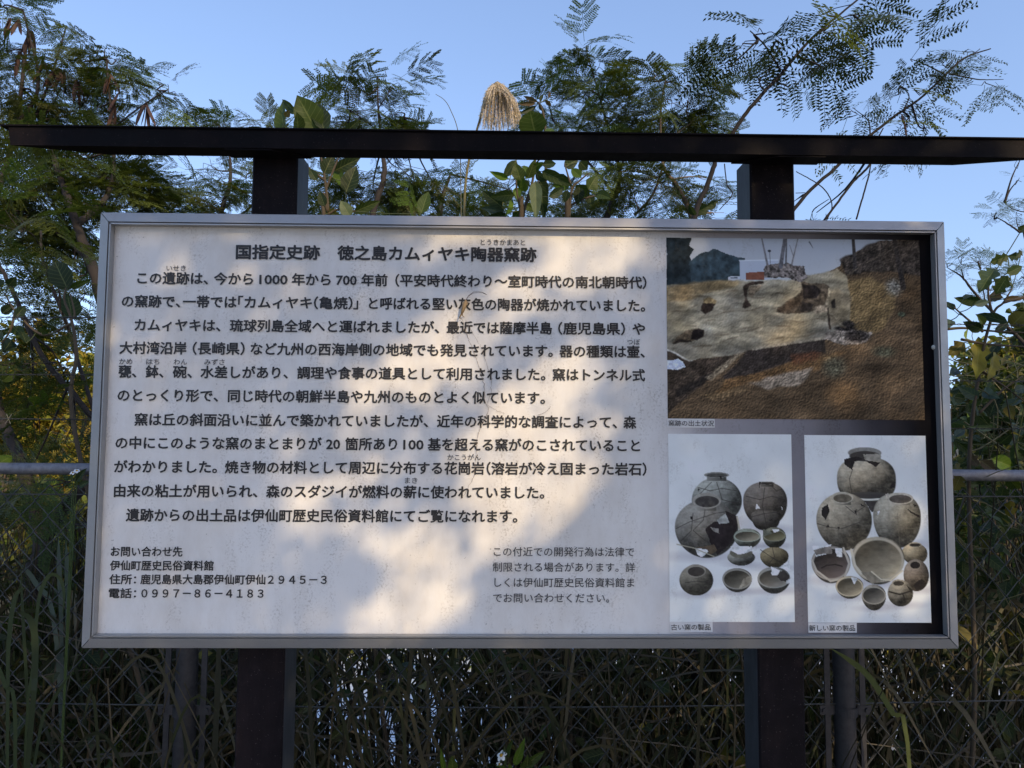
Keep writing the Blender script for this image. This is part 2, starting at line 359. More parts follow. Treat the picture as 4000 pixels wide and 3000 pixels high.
for s in [[("とうきかまあと", Z4, 880, 270, Z4, 1200, 273)], [("いせき", Z3, 648, 457, Z3, 787, 458)], [("つぼ", Z4, 1935, 988, Z4, 2027, 990)],
          [("かめ", Z3, 308, 1130, Z3, 402, 1130), ("はち", Z3, 503, 1130, Z3, 597, 1131), ("わん", Z3, 700, 1131, Z3, 795, 1132), ("みずさ", Z3, 920, 1132, Z3, 1065, 1133)],
          [("かこうがん", Z6, 642, 343, Z6, 880, 345)], [("まき", Z6, 335, 510, Z6, 425, 511)]]:
    line(s, 26.5 * PX, .006, INK2)
for s in [[("お問い合わせ先", Z5, 248, 1022, Z5, 762, 1023)], [("伊仙町歴史民俗資料館", Z5, 242, 1122, Z5, 985, 1124)],
          [("住所：", Z5, 238, 1222, Z5, 428, 1222), ("鹿児島県大島郡伊仙町伊仙", Z5, 462, 1222, Z5, 1358, 1224), ("２９４５－３", Z5, 1378, 1224, Z5, 1800, 1225)],
          [("電話：", Z5, 233, 1322, Z5, 428, 1322), ("０９９７－８６－４１８３", Z5, 468, 1322, Z5, 1345, 1324)]]:
    line(s, 40.5 * PX, .022, INK)
for s in [[("この付近での開発行為は法律で", Z6, 975, 1022, Z6, 1985, 1026)], [("制限される場合があります。詳", Z6, 968, 1133, Z6, 1990, 1137)],
          [("しくは伊仙町歴史民俗資料館ま", Z6, 980, 1244, Z6, 1985, 1247)], [("でお問い合わせください。", Z6, 970, 1355, Z6, 1805, 1358)]]:
    line(s, 39 * PX, .006, INK2)

# ---- the three printed photographs: painted on a fine grid, colours as printed
ILL = np.array([.42, .43, .53])
def lin(c):
    c = np.asarray(c, float) / 255.; return np.where(c <= .04045, c / 12.92, ((c + .055) / 1.055) ** 2.4)
def vnoise(X, Y, s, seed):
    r = rng(seed); G = r.random((64, 64)); x = X / s; y = Y / s
    i = np.floor(x).astype(int); j = np.floor(y).astype(int); u = x - i; v = y - j; u = u * u * (3 - 2 * u); v = v * v * (3 - 2 * v)
    a = lambda p, q: G[(q + j) % 64, (p + i) % 64]
    return (a(0, 0) * (1 - u) + a(1, 0) * u) * (1 - v) + (a(0, 1) * (1 - u) + a(1, 1) * u) * v
def fbm(X, Y, s, seed, o=4): 
    return sum(vnoise(X, Y, s / 2 ** k, seed + k) * .5 ** k for k in range(o)) / sum(.5 ** k for k in range(o))
def blur(m, n):
    for _ in range(n):
        q = np.pad(m, 1, mode='edge'); m = (q[:-2, 1:-1] + q[2:, 1:-1] + q[1:-1, :-2] + q[1:-1, 2:] + q[1:-1, 1:-1]) / 5
    return m
def relief(X, Y, s, seed, o=4):
    h = fbm(X, Y, s, seed, o); gy, gx = np.gradient(h); v = -(gx * .75 + gy * .9); return v / (v.std() + 1e-9)
class Paint:
    def __init__(s, x0, y0, x1, y1, nx, ny):
        s.X, s.Y = np.meshgrid(np.linspace(x0, x1, nx), np.linspace(y0, y1, ny)); s.I = np.zeros((ny, nx, 3)); s.px = (x1 - x0) / nx
    def poly(s, P, wob=0, seed=1):
        X, Y = s.X, s.Y
        if wob: X = X + wob * (fbm(X, Y, wob * 5, seed) - .5) * 2; Y = Y + wob * (fbm(X, Y, wob * 5, seed + 9) - .5) * 2
        m = np.zeros(X.shape, bool); n = len(P)
        for i in range(n):
            (xa, ya), (xb, yb) = P[i], P[(i + 1) % n]
            if ya == yb: continue
            m ^= ((ya > Y) != (yb > Y)) & (X < (xb - xa) * (Y - ya) / (yb - ya) + xa)
        return m.astype(float)
    def ell(s, cx, cy, rx, ry, soft=.04, rot=0):
        c, t = math.cos(rot), math.sin(rot); x = (s.X - cx) * c + (s.Y - cy) * t; y = -(s.X - cx) * t + (s.Y - cy) * c
        d = np.sqrt((x / rx) ** 2 + (y / ry) ** 2); return np.clip((1 - d) / soft + .5, 0, 1)
    def seg(s, a, b, w0, w1=None):
        a = np.array(a, float); b = np.array(b, float); d = b - a; L = d @ d + 1e-9
        t = np.clip(((s.X - a[0]) * d[0] + (s.Y - a[1]) * d[1]) / L, 0, 1)
        D = np.hypot(s.X - a[0] - t * d[0], s.Y - a[1] - t * d[1]); w = w0 if w1 is None else w0 + (w1 - w0) * t
        return np.clip((w / 2 - D) / s.px + .5, 0, 1)
    def put(s, m, c, amp=.0, sc=20, seed=3):
        c = np.asarray(c, float)
        if c.ndim == 1: c = np.broadcast_to(c, s.I.shape)
        if amp: c = c * (1 + amp * 2 * (fbm(s.X, s.Y, sc, seed) - .5))[..., None]
        s.I = s.I * (1 - m[..., None]) + c * m[..., None]
    def build(s, name, quad, y, parent):
        ny, nx = s.X.shape; U, V = np.meshgrid(np.linspace(0, 1, nx), np.linspace(0, 1, ny)); q = [np.array(p) for p in quad]
        P = (q[0] * ((1 - U) * (1 - V))[..., None] + q[1] * (U * (1 - V))[..., None] + q[2] * (U * V)[..., None] + q[3] * ((1 - U) * V)[..., None]).reshape(-1, 2)
        i = np.arange(ny - 1)[:, None] * nx + np.arange(nx - 1)[None]; F = np.stack([i, i + nx, i + nx + 1, i + 1], -1).reshape(-1, 4)
        A = np.clip(lin(np.clip(s.I, 0, 255)) / ILL, .004, .85).reshape(-1, 3)
        m = MB(); m.add(np.c_[P[:, 0], np.full(len(P), y), P[:, 1]], F, A); return m.build(name, M_PRINT, parent)
k = NT('photographic_print'); cc = k.n('Attribute', attribute_name='Col').outputs['Color']
n1 = k.noise(30, 6, .75, stretch=(1, 1, .5)); n2 = k.noise(260, 3, .6)
st = k.math('MULTIPLY', k.math('MULTIPLY', k.math('SUBTRACT', n1, .5, True), 5, True), k.math('MULTIPLY', k.math('SUBTRACT', n2, .42, True), 4, True))
k.base(k.mix(k.math('MULTIPLY', st, .38), cc, (.17, .145, .10))).set(Roughness=.45); k.b.inputs['Specular IOR Level'].default_value = .06; M_PRINT = k.m
KL = 1500 / 2212
def quad(zone, P):
    q = [pnt(zone, x, y, KL) for x, y in P]; xs0 = (q[0][0] + q[3][0]) / 2; xs1 = (q[1][0] + q[2][0]) / 2; z1 = (q[0][1] + q[1][1]) / 2; z0 = (q[2][1] + q[3][1]) / 2
    return [(xs0, z1), (xs1, z1), (xs1, z0), (xs0, z0)]

p = Paint(155, 122, 1625, 1160, 430, 304); X, Y = p.X, p.Y
full = np.ones_like(X)
sky_c = np.stack([118 + (Y - 120) * .10, 124 + (Y - 120) * .09, 140 + (Y - 120) * .07], -1); p.put(full, sky_c)
p.put(p.poly([(155, 120), (300, 120), (285, 170), (312, 185), (290, 230), (320, 300), (300, 395), (155, 410)], 8), (27, 34, 40), .5, 26)
p.put(p.poly([(290, 260), (345, 215), (400, 200), (430, 185), (520, 215), (575, 232), (605, 240), (580, 365), (290, 395)], 8, 5), (42, 53, 62), .5, 24, 8)
p.put(p.poly([(577, 252), (800, 246), (800, 335), (720, 362), (577, 360)]), (132, 139, 158)); p.put(p.seg((577, 252), (800, 246), 7), (150, 156, 172))
p.put(p.poly([(612, 322), (720, 314), (720, 362), (612, 364)]), (92, 58, 50), .2)
p.put(p.poly([(510, 350), (525, 344), (578, 342), (578, 370), (510, 372)]), (140, 146, 162)); p.put(p.poly([(524, 349), (566, 347), (566, 357), (522, 358)]), (75, 82, 95))
hill = p.poly([(1040, 330), (1110, 305), (1165, 280), (1165, 243), (1210, 225), (1260, 190), (1330, 165), (1395, 130), (1640, 110), (1660, 1170), (150, 1170), (150, 900), (600, 700), (1000, 500)], 8, 3)
low = fbm(X + Y * .5, Y * 1.5 - X * .4, 150, 23)
p.put(hill, np.array([66, 54, 43]) * (.62 + .75 * low)[..., None])
p.put(blur(p.poly([(1165, 243), (1260, 190), (1395, 130), (1640, 110), (1640, 330), (1450, 300), (1330, 310), (1200, 330)], 14, 4), 3), (45, 40, 38), .8, 24, 31)
p.put(blur(p.poly([(1180, 380), (1330, 350), (1470, 420), (1480, 520), (1420, 620), (1290, 700), (1180, 660)], 26, 6), 12) * .9, (96, 80, 57), .35, 50, 41)
sand = blur(p.poly([(150, 405), (300, 392), (450, 367), (580, 372), (715, 366), (930, 362), (965, 335), (1060, 325), (1140, 290), (1190, 330), (1215, 430), (1205, 600), (1100, 700), (640, 772), (560, 792), (280, 832), (150, 765)], 14, 7), 2)
st_ = fbm(X * .5 + Y * .75, Y * 1.3 - X * .75, 90, 51); yl_ = fbm(X, Y, 130, 58, 3)
p.put(sand, (np.array([118, 111, 100]) * (.64 + .58 * st_)[..., None]) * (1 + np.array([.03, 0, -.07]) * ((yl_ - .45) * 3)[..., None]))
p.put(blur(p.poly([(150, 405), (450, 368), (580, 372), (560, 400), (420, 440), (300, 480), (150, 490)], 16, 8), 6) * .7, (98, 82, 60), .4, 20)
for cx, cy, rx, ry, c in ((420, 600, 150, 40, (134, 124, 108)), (700, 600, 170, 46, (130, 118, 100)), (520, 700, 190, 40, (136, 127, 112)), (830, 420, 110, 36, (126, 115, 97)), (860, 640, 200, 36, (122, 110, 92))):
    p.put(p.ell(cx, cy, rx, ry, 1.8, -.45) * .45, c, .3, 18)
p.put(blur(p.poly([(1080, 420), (1140, 400), (1220, 460), (1190, 600), (1100, 640)], 16, 5), 5) * .7, (92, 82, 69), .4, 30)
p.put(blur(p.poly([(150, 770), (280, 832), (560, 790), (470, 870), (300, 1010), (150, 1140)], 14, 9), 2), (46, 39, 35), .6, 30, 61)
p.put(blur(p.poly([(200, 1000), (400, 900), (420, 915), (300, 1000), (210, 1040)], 8), 3) * .8, (28, 25, 25), .4)
p.put(blur(p.poly([(500, 930), (830, 850), (1190, 765), (1020, 872), (640, 960), (420, 1010)], 20, 2), 6) * .85, (84, 63, 43), .5, 30, 71)
p.put(blur(p.poly([(610, 765), (1055, 700), (1062, 775), (900, 815), (830, 850), (500, 937), (470, 925), (560, 840)], 12, 3), 3), (41, 36, 35), .5, 30, 81)
p.put(blur(p.poly([(860, 790), (1050, 770), (1010, 830), (860, 850)], 22, 3), 8) * .7, (76, 47, 34), .4)
p.put(blur(p.poly([(640, 755), (1050, 690), (1058, 703), (640, 770)], 4), 1) * .85, (128, 119, 108), .3, 12)
p.put(blur(p.poly([(565, 785), (600, 772), (470, 900), (400, 945), (370, 930)], 9), 3) * .8, (108, 97, 84), .4, 14)
p.put(blur(p.poly([(600, 958), (820, 905), (1000, 865), (960, 930), (900, 965), (740, 982)], 18, 5), 5) * .85, (112, 102, 95), .3, 30)
p.put(blur(p.poly([(330, 1020), (640, 980), (560, 1030), (420, 1060)], 18, 5), 8) * .7, (100, 82, 62), .5, 25)
def hole(P, c, w=9, seed=2): p.put(blur(p.poly(P, w, seed), 1), np.array(c) * 1.0, .6, 16, seed)
hole([(362, 478), (395, 465), (440, 485), (430, 515), (360, 510)], (112, 95, 70)); hole([(358, 505), (432, 505), (415, 545), (378, 566), (348, 545)], (38, 30, 27))
hole([(180, 726), (260, 662), (330, 642), (368, 655), (362, 695), (300, 715), (205, 735)], (70, 60, 50)); hole([(300, 660), (335, 645), (366, 655), (362, 690), (325, 712), (290, 705)], (24, 20, 21)); hole([(180, 728), (240, 712), (310, 715), (200, 738)], (35, 30, 28))
hole([(592, 400), (640, 376), (718, 368), (716, 382), (640, 396), (618, 440), (613, 480), (640, 515), (600, 532), (585, 520), (606, 470)], (42, 34, 31))
hole([(640, 400), (710, 388), (690, 420), (640, 470), (622, 450)], (100, 88, 76))
hole([(935, 372), (1060, 380), (1092, 402), (1072, 500), (995, 546), (860, 556), (778, 548), (792, 518), (930, 432)], (66, 57, 49)); hole([(938, 385), (1010, 388), (1045, 420), (1020, 465), (942, 468)], (30, 26, 26)); hole([(930, 480), (1000, 500), (985, 540), (925, 540)], (40, 35, 33)); hole([(800, 520), (925, 450), (930, 500), (860, 540), (790, 545)], (58, 48, 40))
hole([(1075, 500), (1085, 410), (1100, 405), (1085, 520)], (128, 116, 100)); hole([(1000, 520), (1085, 500), (1085, 540), (1005, 560)], (112, 100, 88))
hole([(1104, 485), (1128, 462), (1126, 520), (1106, 522)], (30, 26, 25), 3); hole([(1078, 520), (1088, 520), (1100, 650), (1086, 640)], (45, 38, 34), 3)
hole([(1060, 670), (1200, 640), (1340, 660), (1300, 720), (1180, 735), (1060, 700)], (104, 96, 92))
for cx, cy, rx, ry in ((1200, 618, 38, 24), (1180, 640, 60, 14), (1250, 682, 72, 34)): p.put(p.ell(cx, cy, rx, ry, .5), (34, 31, 32), 1.2, 9, 91)
p.put(p.poly([(150, 826), (185, 832), (215, 820), (245, 838), (262, 868), (210, 884), (150, 880)], 5), (150, 158, 184), .25, 12)
p.put(p.ell(1110, 860, 62, 55, .8) * .7, (72, 72, 62), 1.0, 11, 95); p.put(p.ell(1470, 400, 46, 45, .9) * .8, (96, 96, 96), .9, 10, 96); p.put(p.ell(1510, 555, 22, 15, .6), (50, 54, 46), .5, 8); p.put(p.ell(1400, 770, 60, 30, .9) * .6, (52, 58, 50), .9, 10)
p.put(p.poly([(718, 300), (735, 275), (850, 268), (950, 282), (966, 350), (930, 372), (800, 345), (718, 350)], 9, 3), (78, 73, 74), 1.0, 12, 99)
for a, b, w0, w1, c in (((708, 120), (738, 272), 8, 13, (84, 84, 92)), ((842, 120), (815, 285), 18, 24, (72, 72, 80)), ((852, 120), (845, 280), 8, 10, (66, 66, 72)), ((918, 120), (878, 275), 6, 10, (88, 88, 96)), ((870, 160), (890, 225), 4, 4, (88, 88, 96)), ((752, 190), (755, 265), 3, 3, (60, 62, 68)),
                        ((1240, 125), (1248, 300), 18, 22, (44, 41, 42)), ((1480, 125), (1525, 400), 22, 32, (36, 33, 34)), ((1400, 130), (1418, 210), 6, 6, (40, 36, 36)), ((1520, 150), (1330, 250), 5, 7, (60, 54, 50)), ((1440, 180), (1200, 330), 4, 6, (62, 55, 50)), ((985, 140), (1005, 175), 9, 2, (70, 72, 82))):
    p.put(p.seg(a, b, w0, w1), c, .3, 12)
p.put(p.ell(751, 194, 10, 7, .3), (40, 42, 48))
for a, b, w in (((300, 470), (560, 430), 5), ((430, 570), (700, 520), 6), ((250, 640), (430, 600), 4), ((560, 660), (860, 620), 6), ((420, 690), (640, 640), 5), ((640, 470), (830, 440), 5), ((300, 760), (560, 700), 5), ((860, 600), (1060, 590), 5), ((1090, 560), (1180, 640), 6), ((700, 720), (1000, 670), 5), ((180, 560), (330, 520), 5)):
    n_ = 5
    for i in range(n_):                                      # ledges and crevices in the cut bank
        f = lambda t: (a[0] + (b[0] - a[0]) * t, a[1] + (b[1] - a[1]) * t + 9 * math.sin(t * 7 + a[0])); p.put(blur(p.seg(f(i / n_), f((i + 1) / n_), w * (1 + math.sin(i * 2.1))), 1) * .5, (70, 60, 50)); u_, v_ = f(i / n_), f((i + 1) / n_); p.put(blur(p.seg((u_[0], u_[1] - 9), (v_[0], v_[1] - 9), w * 1.3), 2) * .35, (142, 133, 118))
rl = relief(X, Y * 1.2, 26, 121, 5); rf = relief(X, Y, 7, 125, 2); rb = relief(X * .7 + Y * .5, Y * 1.4 - X * .5, 150, 131, 3); land = np.clip(hill + sand, 0, 1)
c_ = lambda v: np.clip(v, -2.3, 2.3)
p.I = np.clip(p.I * (1 + land * np.where(sand > .5, .035 * c_(rl) + .05 * c_(rf) + .12 * c_(rb), .06 * c_(rl) + .17 * c_(rf) + .05 * c_(rb)))[..., None], 6, 255) * np.array([.98, .99, 1.02])
p.build('photograph', quad((2500, 850), [(154, 118), (1605, 128), (1642, 1168), (156, 1155)]), YP - .0006, panel)['label'] = 'photograph of the excavated kiln slope'

LG = nrm(np.array([-.45, -.75, .55]))
class Pots(Paint):
    def paper(s):
        X, Y = s.X, s.Y; b = (.94 + .08 * fbm(X, Y, 160, 7))[..., None]
        s.put(np.ones_like(X), np.array([158, 163, 178]) * b)
    def shade(s, cx, cy, rx, ry): s.put(s.ell(cx, cy, rx, ry, 1.2) * .45, (112, 112, 130))
    def body(s, cx, cy, rx, ry, c=(96, 94, 94), taper=0., seed=1, P=2.0):
        k = 1 + taper * (s.Y - cy) / ry; x = (s.X - cx) / (rx * k); y = (s.Y - cy) / ry
        d = (np.abs(x) ** P + np.abs(y) ** P) ** (1 / P); m = np.clip((1 - d) / .03 + .5, 0, 1)
        z = np.sqrt(np.clip(1 - x * x - y * y, 0, 1)); n = np.clip(x * LG[0] + y * LG[1] + z * LG[2], 0, 1)
        t = .46 + .84 * n + .05 * np.sin(s.Y * .75 + 3 * fbm(s.X, s.Y, 60, seed + 8)) + .22 * (fbm(s.X, s.Y * 4, 40, seed) - .5) + .40 * (fbm(s.X, s.Y, 26, seed + 3) - .5) + .22 * (fbm(s.X, s.Y, 7, seed + 6, 2) - .5)
        s.put(m, np.asarray(c, float) * t[..., None])
    def bowl(s, cx, cy, rx, ry, dep, c=(96, 94, 92), ci=(84, 80, 76), seed=1, rot=0.):
        s.body(cx, cy + dep * .25, rx, ry + dep * .55, c, -.12, seed)
        s.put(s.ell(cx, cy, rx, ry, .05, rot), np.asarray(c) * 1.32)
        x = (s.X - cx) / rx; y = (s.Y - cy) / ry; t = .55 + .55 * np.clip(x * .45 + y * .7 + .45, 0, 1.2) + .25 * (fbm(s.X, s.Y * 2, 30, seed + 5) - .5)
        s.put(s.ell(cx, cy, rx * .9, ry * .88, .06, rot), np.asarray(ci, float) * t[..., None])
    def rim(s, cx, cy, rx, ry, c=(118, 117, 118), ci=(44, 42, 44), neck=0, nw=.85):
        if neck:
            x = (s.X - cx) / rx; nm = np.clip((nw - np.abs(x)) * 12, 0, 1) * ((s.Y > cy) & (s.Y < cy + neck)); s.put(nm, np.asarray(c) * (.75 - .35 * np.clip(x, -1, 1))[..., None])
        s.put(s.ell(cx, cy, rx, ry, .06), c, .15, 14); s.put(s.ell(cx + rx * .03, cy + ry * .1, rx * .84, ry * .72, .08), ci, .3, 20)
    def crack(s, P, w=3.2, c=(36, 34, 36)):
        for a, b in zip(P[:-1], P[1:]): s.put(s.seg(a, b, w), c)
    def gap(s, P, c=(26, 24, 27), wob=3): s.put(s.poly(P, wob), c, .3, 20)
q = Pots(159, 138, 882, 1223, 200, 300); q.paper()
PAPER = (156, 161, 177)
for a in ((450, 650, 190, 30), (740, 690, 140, 24), (390, 850, 230, 28), (630, 788, 110, 18), (780, 786, 90, 16), (590, 895, 100, 16), (770, 915, 110, 18), (330, 1065, 130, 22), (560, 1050, 110, 18), (780, 1045, 120, 20)): q.shade(*a)
q.body(440, 525, 146, 132, (94, 97, 101), 0, 11); q.rim(440, 378, 73, 17, (92, 94, 98), (52, 53, 56), 34, .82)
q.crack([(330, 450), (400, 470), (470, 455), (560, 470)]); q.crack([(440, 420), (470, 520), (560, 545), (580, 510)]); q.crack([(300, 520), (350, 480), (410, 420)]); q.gap([(455, 385), (470, 383), (468, 410)]); q.gap([(330, 455), (342, 460), (330, 475)])
q.body(722, 545, 128, 128, (70, 67, 68), -.08, 13, 2.2); q.body(725, 640, 82, 58, (58, 56, 57), -.22, 14, 3); q.rim(735, 424, 44, 10, (74, 72, 74), (40, 39, 41), 22, .9)
q.gap([(686, 415), (700, 418), (690, 450)]); q.gap([(672, 542), (690, 568), (664, 575)], PAPER); q.gap([(815, 560), (824, 568), (818, 582)], PAPER); q.gap([(742, 638), (760, 632), (752, 645)])
q.crack([(610, 500), (690, 520), (760, 500), (840, 520)]); q.crack([(640, 620), (720, 600), (830, 590)]); q.crack([(720, 450), (705, 560), (730, 680)]); q.crack([(760, 440), (790, 470), (820, 458)])
q.body(378, 690, 184, 168, (84, 84, 87), -.05, 15); q.rim(380, 528, 83, 46, (106, 106, 109), (46, 45, 48), 58, .7)
q.gap([(370, 690), (425, 645), (500, 655), (490, 585), (560, 618), (556, 690), (520, 770), (440, 842), (405, 790)], (28, 25, 29)); q.gap([(440, 640), (490, 600), (512, 655), (450, 662)], (110, 114, 122)); q.gap([(400, 680), (450, 690), (450, 715), (420, 705)], (88, 88, 92))
q.gap([(312, 802), (360, 808), (395, 812), (360, 848), (340, 850), (322, 838)], PAPER); q.gap([(310, 800), (420, 780), (440, 815), (395, 842), (380, 808)], (62, 55, 50)); q.gap([(283, 620), (300, 620), (300, 636), (283, 634)])
q.crack([(200, 690), (280, 650), (370, 620), (430, 600), (500, 590)]); q.crack([(300, 600), (290, 700), (230, 760)]); q.crack([(370, 580), (360, 640), (300, 700), (370, 760)]); q.crack([(205, 780), (300, 800), (420, 850)], 6, (110, 108, 104))
q.crack([(556, 620), (570, 690)], 9, (120, 118, 116))
q.bowl(614, 733, 78, 32, 46, (84, 90, 90), (92, 90, 86), 21); q.bowl(772, 728, 67, 34, 50, (70, 72, 68), (80, 78, 66), 22); q.gap([(706, 690), (745, 700), (760, 715), (706, 735)], (72, 76, 74)); q.gap([(760, 690), (800, 690), (800, 700), (770, 712)], PAPER)
q.body(577, 858, 80, 44, (86, 88, 90), -.1, 23); q.put(q.ell(577, 828, 66, 30, .1), (70, 70, 68), .3); q.gap([(515, 812), (560, 838), (600, 832), (640, 815), (640, 790), (515, 790)], PAPER)
q.body(770, 855, 82, 60, (84, 78, 66), -.15, 24); q.gap([(805, 905), (855, 868), (860, 930), (790, 930)], PAPER); q.crack([(690, 810), (750, 850), (800, 880)]); q.crack([(760, 800), (770, 850), (730, 900)])
q.body(315, 985, 98, 88, (82, 80, 78), 0, 25); q.rim(313, 932, 58, 38, (100, 98, 98), (44, 42, 43)); q.crack([(250, 1000), (320, 990), (390, 1000)])
q.bowl(552, 980, 85, 58, 20, (78, 78, 80), (74, 72, 70), 26); q.gap([(590, 975), (635, 960), (636, 990), (560, 1035)], (100, 98, 96))
q.bowl(765, 975, 94, 55, 40, (78, 80, 84), (84, 83, 84), 27); q.gap([(752, 905), (800, 930), (790, 960), (752, 955)], PAPER); q.gap([(780, 960), (820, 925), (858, 960), (850, 995), (800, 985)], (40, 38, 40)); q.gap([(835, 985), (870, 975), (870, 1000), (840, 1004)], PAPER)
q.build('photograph', quad((2500, 1600), [(159, 138), (871, 144), (891, 1224), (173, 1222)]), YP - .0006, panel)['label'] = 'photograph of broken pots and small bowls'
q = Pots(945, 146, 1660, 1226, 200, 300); q.paper()
for a in ((1300, 520, 190, 26), (1200, 800, 240, 30), (1480, 780, 170, 26), (1090, 985, 130, 24), (1360, 1000, 180, 28), (1190, 1080, 100, 20), (1340, 1145, 100, 18), (1490, 1125, 110, 20), (1600, 1040, 90, 20)): q.shade(*a)
q.body(1305, 405, 173, 132, (106, 102, 98), 0, 31, 2.5); q.put(q.ell(1310, 502, 148, 26, .2), (48, 47, 50)); q.put(q.ell(1315, 512, 104, 14, .15), (150, 152, 158)); q.put(q.ell(1315, 502, 104, 13, .15), (44, 43, 46))
q.put(q.ell(1298, 248, 98, 32, .08), (92, 92, 96), .2); q.put(q.ell(1300, 268, 92, 30, .1), (44, 42, 44)); q.gap([(1290, 258), (1395, 255), (1390, 300), (1300, 292)], (100, 98, 98)); q.gap([(1175, 288), (1252, 268), (1290, 285), (1240, 300), (1222, 346), (1180, 320)]); q.gap([(1290, 288), (1388, 306), (1360, 330)]); q.gap([(1455, 418), (1472, 412), (1470, 452), (1440, 455)])
q.crack([(1225, 345), (1205, 400), (1215, 480)]); q.gap([(1290, 530), (1380, 530), (1360, 590), (1330, 590)], (42, 41, 44))
q.body(1478, 640, 139, 158, (98, 97, 96), -.1, 33, 2.2); q.rim(1498, 513, 78, 34, (134, 132, 132), (58, 55, 56), 40, .8); q.gap([(1415, 488), (1430, 482), (1432, 530), (1418, 520)], (128, 126, 126)); q.gap([(1530, 570), (1612, 612), (1612, 628), (1560, 596)]); q.gap([(1575, 545), (1595, 550), (1580, 565)]); q.gap([(1362, 590), (1380, 585), (1366, 610)], PAPER); q.crack([(1360, 690), (1480, 680), (1600, 690)], 2.5, (70, 68, 68)); q.crack([(1480, 600), (1490, 790)], 2.5, (70, 68, 68))
q.body(1168, 648, 162, 166, (104, 100, 96), -.06, 32); q.rim(1160, 510, 64, 34, (124, 121, 118), (70, 66, 62), 44, .82); q.gap([(1040, 570), (1075, 548), (1085, 590), (1060, 640), (1035, 610)]); q.gap([(1228, 585), (1245, 575), (1240, 612)]); q.gap([(1075, 660), (1062, 682), (1078, 680)]); q.gap([(1125, 680), (1140, 680), (1135, 700)]); q.crack([(1010, 660), (1080, 680), (1150, 690), (1260, 650)]); q.crack([(1180, 560), (1230, 600), (1290, 560)]); q.gap([(1265, 545), (1300, 560), (1270, 560)])
q.bowl(1575, 832, 73, 58, 0, (118, 108, 92), (118, 108, 92), 38); q.body(1576, 832, 73, 62, (118, 108, 94), 0, 38); q.rim(1578, 780, 39, 14, (130, 122, 110), (42, 38, 36))
q.body(1580, 955, 74, 92, (84, 78, 76), 0, 39); q.rim(1575, 895, 34, 28, (104, 98, 94), (26, 24, 26)); q.gap([(1560, 1010), (1610, 975), (1630, 990), (1620, 1030), (1575, 1042)])
q.bowl(1085, 890, 112, 96, 20, (84, 82, 84), (62, 57, 60), 35); q.gap([(975, 790), (1090, 780), (1085, 830), (1000, 850)], PAPER); q.gap([(985, 815), (1050, 795), (1090, 790), (1095, 830), (1000, 840)], (86, 83, 85)); q.gap([(1110, 800), (1150, 800), (1150, 850), (1120, 850)], PAPER); q.crack([(1030, 915), (1060, 900), (1110, 895), (1150, 905)], 7, (26, 24, 26)); q.crack([(975, 870), (1000, 930), (1080, 990), (1160, 975), (1190, 890), (1160, 800)], 11, (128, 126, 128))
q.bowl(1360, 868, 152, 128, 16, (96, 93, 90), (108, 102, 94), 34); q.crack([(1205, 810), (1225, 900), (1260, 945)], 14, (142, 140, 138)); q.gap([(1260, 940), (1320, 935), (1400, 985), (1320, 1005)], (92, 89, 86)); q.crack([(1320, 935), (1375, 980), (1430, 985), (1500, 930)], 8, (146, 142, 136))
q.bowl(1190, 1022, 80, 56, 16, (104, 99, 92), (98, 92, 84), 36); q.gap([(1200, 965), (1240, 975), (1215, 1010)], PAPER)
q.bowl(1330, 1072, 70, 50, 44, (86, 84, 84), (76, 75, 76), 37)
q.body(1485, 1058, 74, 76, (92, 89, 86), 0, 40); q.rim(1475, 1000, 38, 20, (112, 108, 104), (44, 42, 42)); q.crack([(1420, 1050), (1480, 1065), (1550, 1045)], 8, (30, 28, 28)); q.crack([(1500, 1065), (1515, 1110)], 6, (30, 28, 28)); q.gap([(1520, 1010), (1558, 1040), (1548, 1060)], (30, 28, 28))
q.build('photograph', quad((2500, 1600), [(945, 146), (1645, 151), (1676, 1226), (968, 1228)]), YP - .0006, panel)['label'] = 'photograph of stacked mended jars'
# caption labels
LAB = NT('caption_label').set(Roughness=.5); LAB.base(LAB.ramp(LAB.noise(60, 5, .7), [(.3, (.62, .62, .61)), (.7, (.70, .70, .69))])); LAB = LAB.m
for z, r, s in (((2500, 850), (157, 1158, 430, 1211), ("窯跡の出土状況", 163, 1185, 425, 1185)), ((2500, 1600), (173, 1223.5, 418, 1281), ("古い窯の製品", 178, 1252, 405, 1253)), ((2500, 1600), (968, 1228.5, 1248, 1284), ("新しい窯の製品", 973, 1257, 1237, 1258))):
    a = pnt(z, r[0], r[1], KL); b = pnt(z, r[2], r[3], KL); m = MB()
    m.box((a[0], YP - .0009, b[1]), (b[0], YP - .0002, a[1])); o = m.build('caption', LAB, panel)
    V = line([(s[0], z, s[1], s[2], z, s[3], s[4], KL)], 25 * PX, .004, INK, YP - .0016)
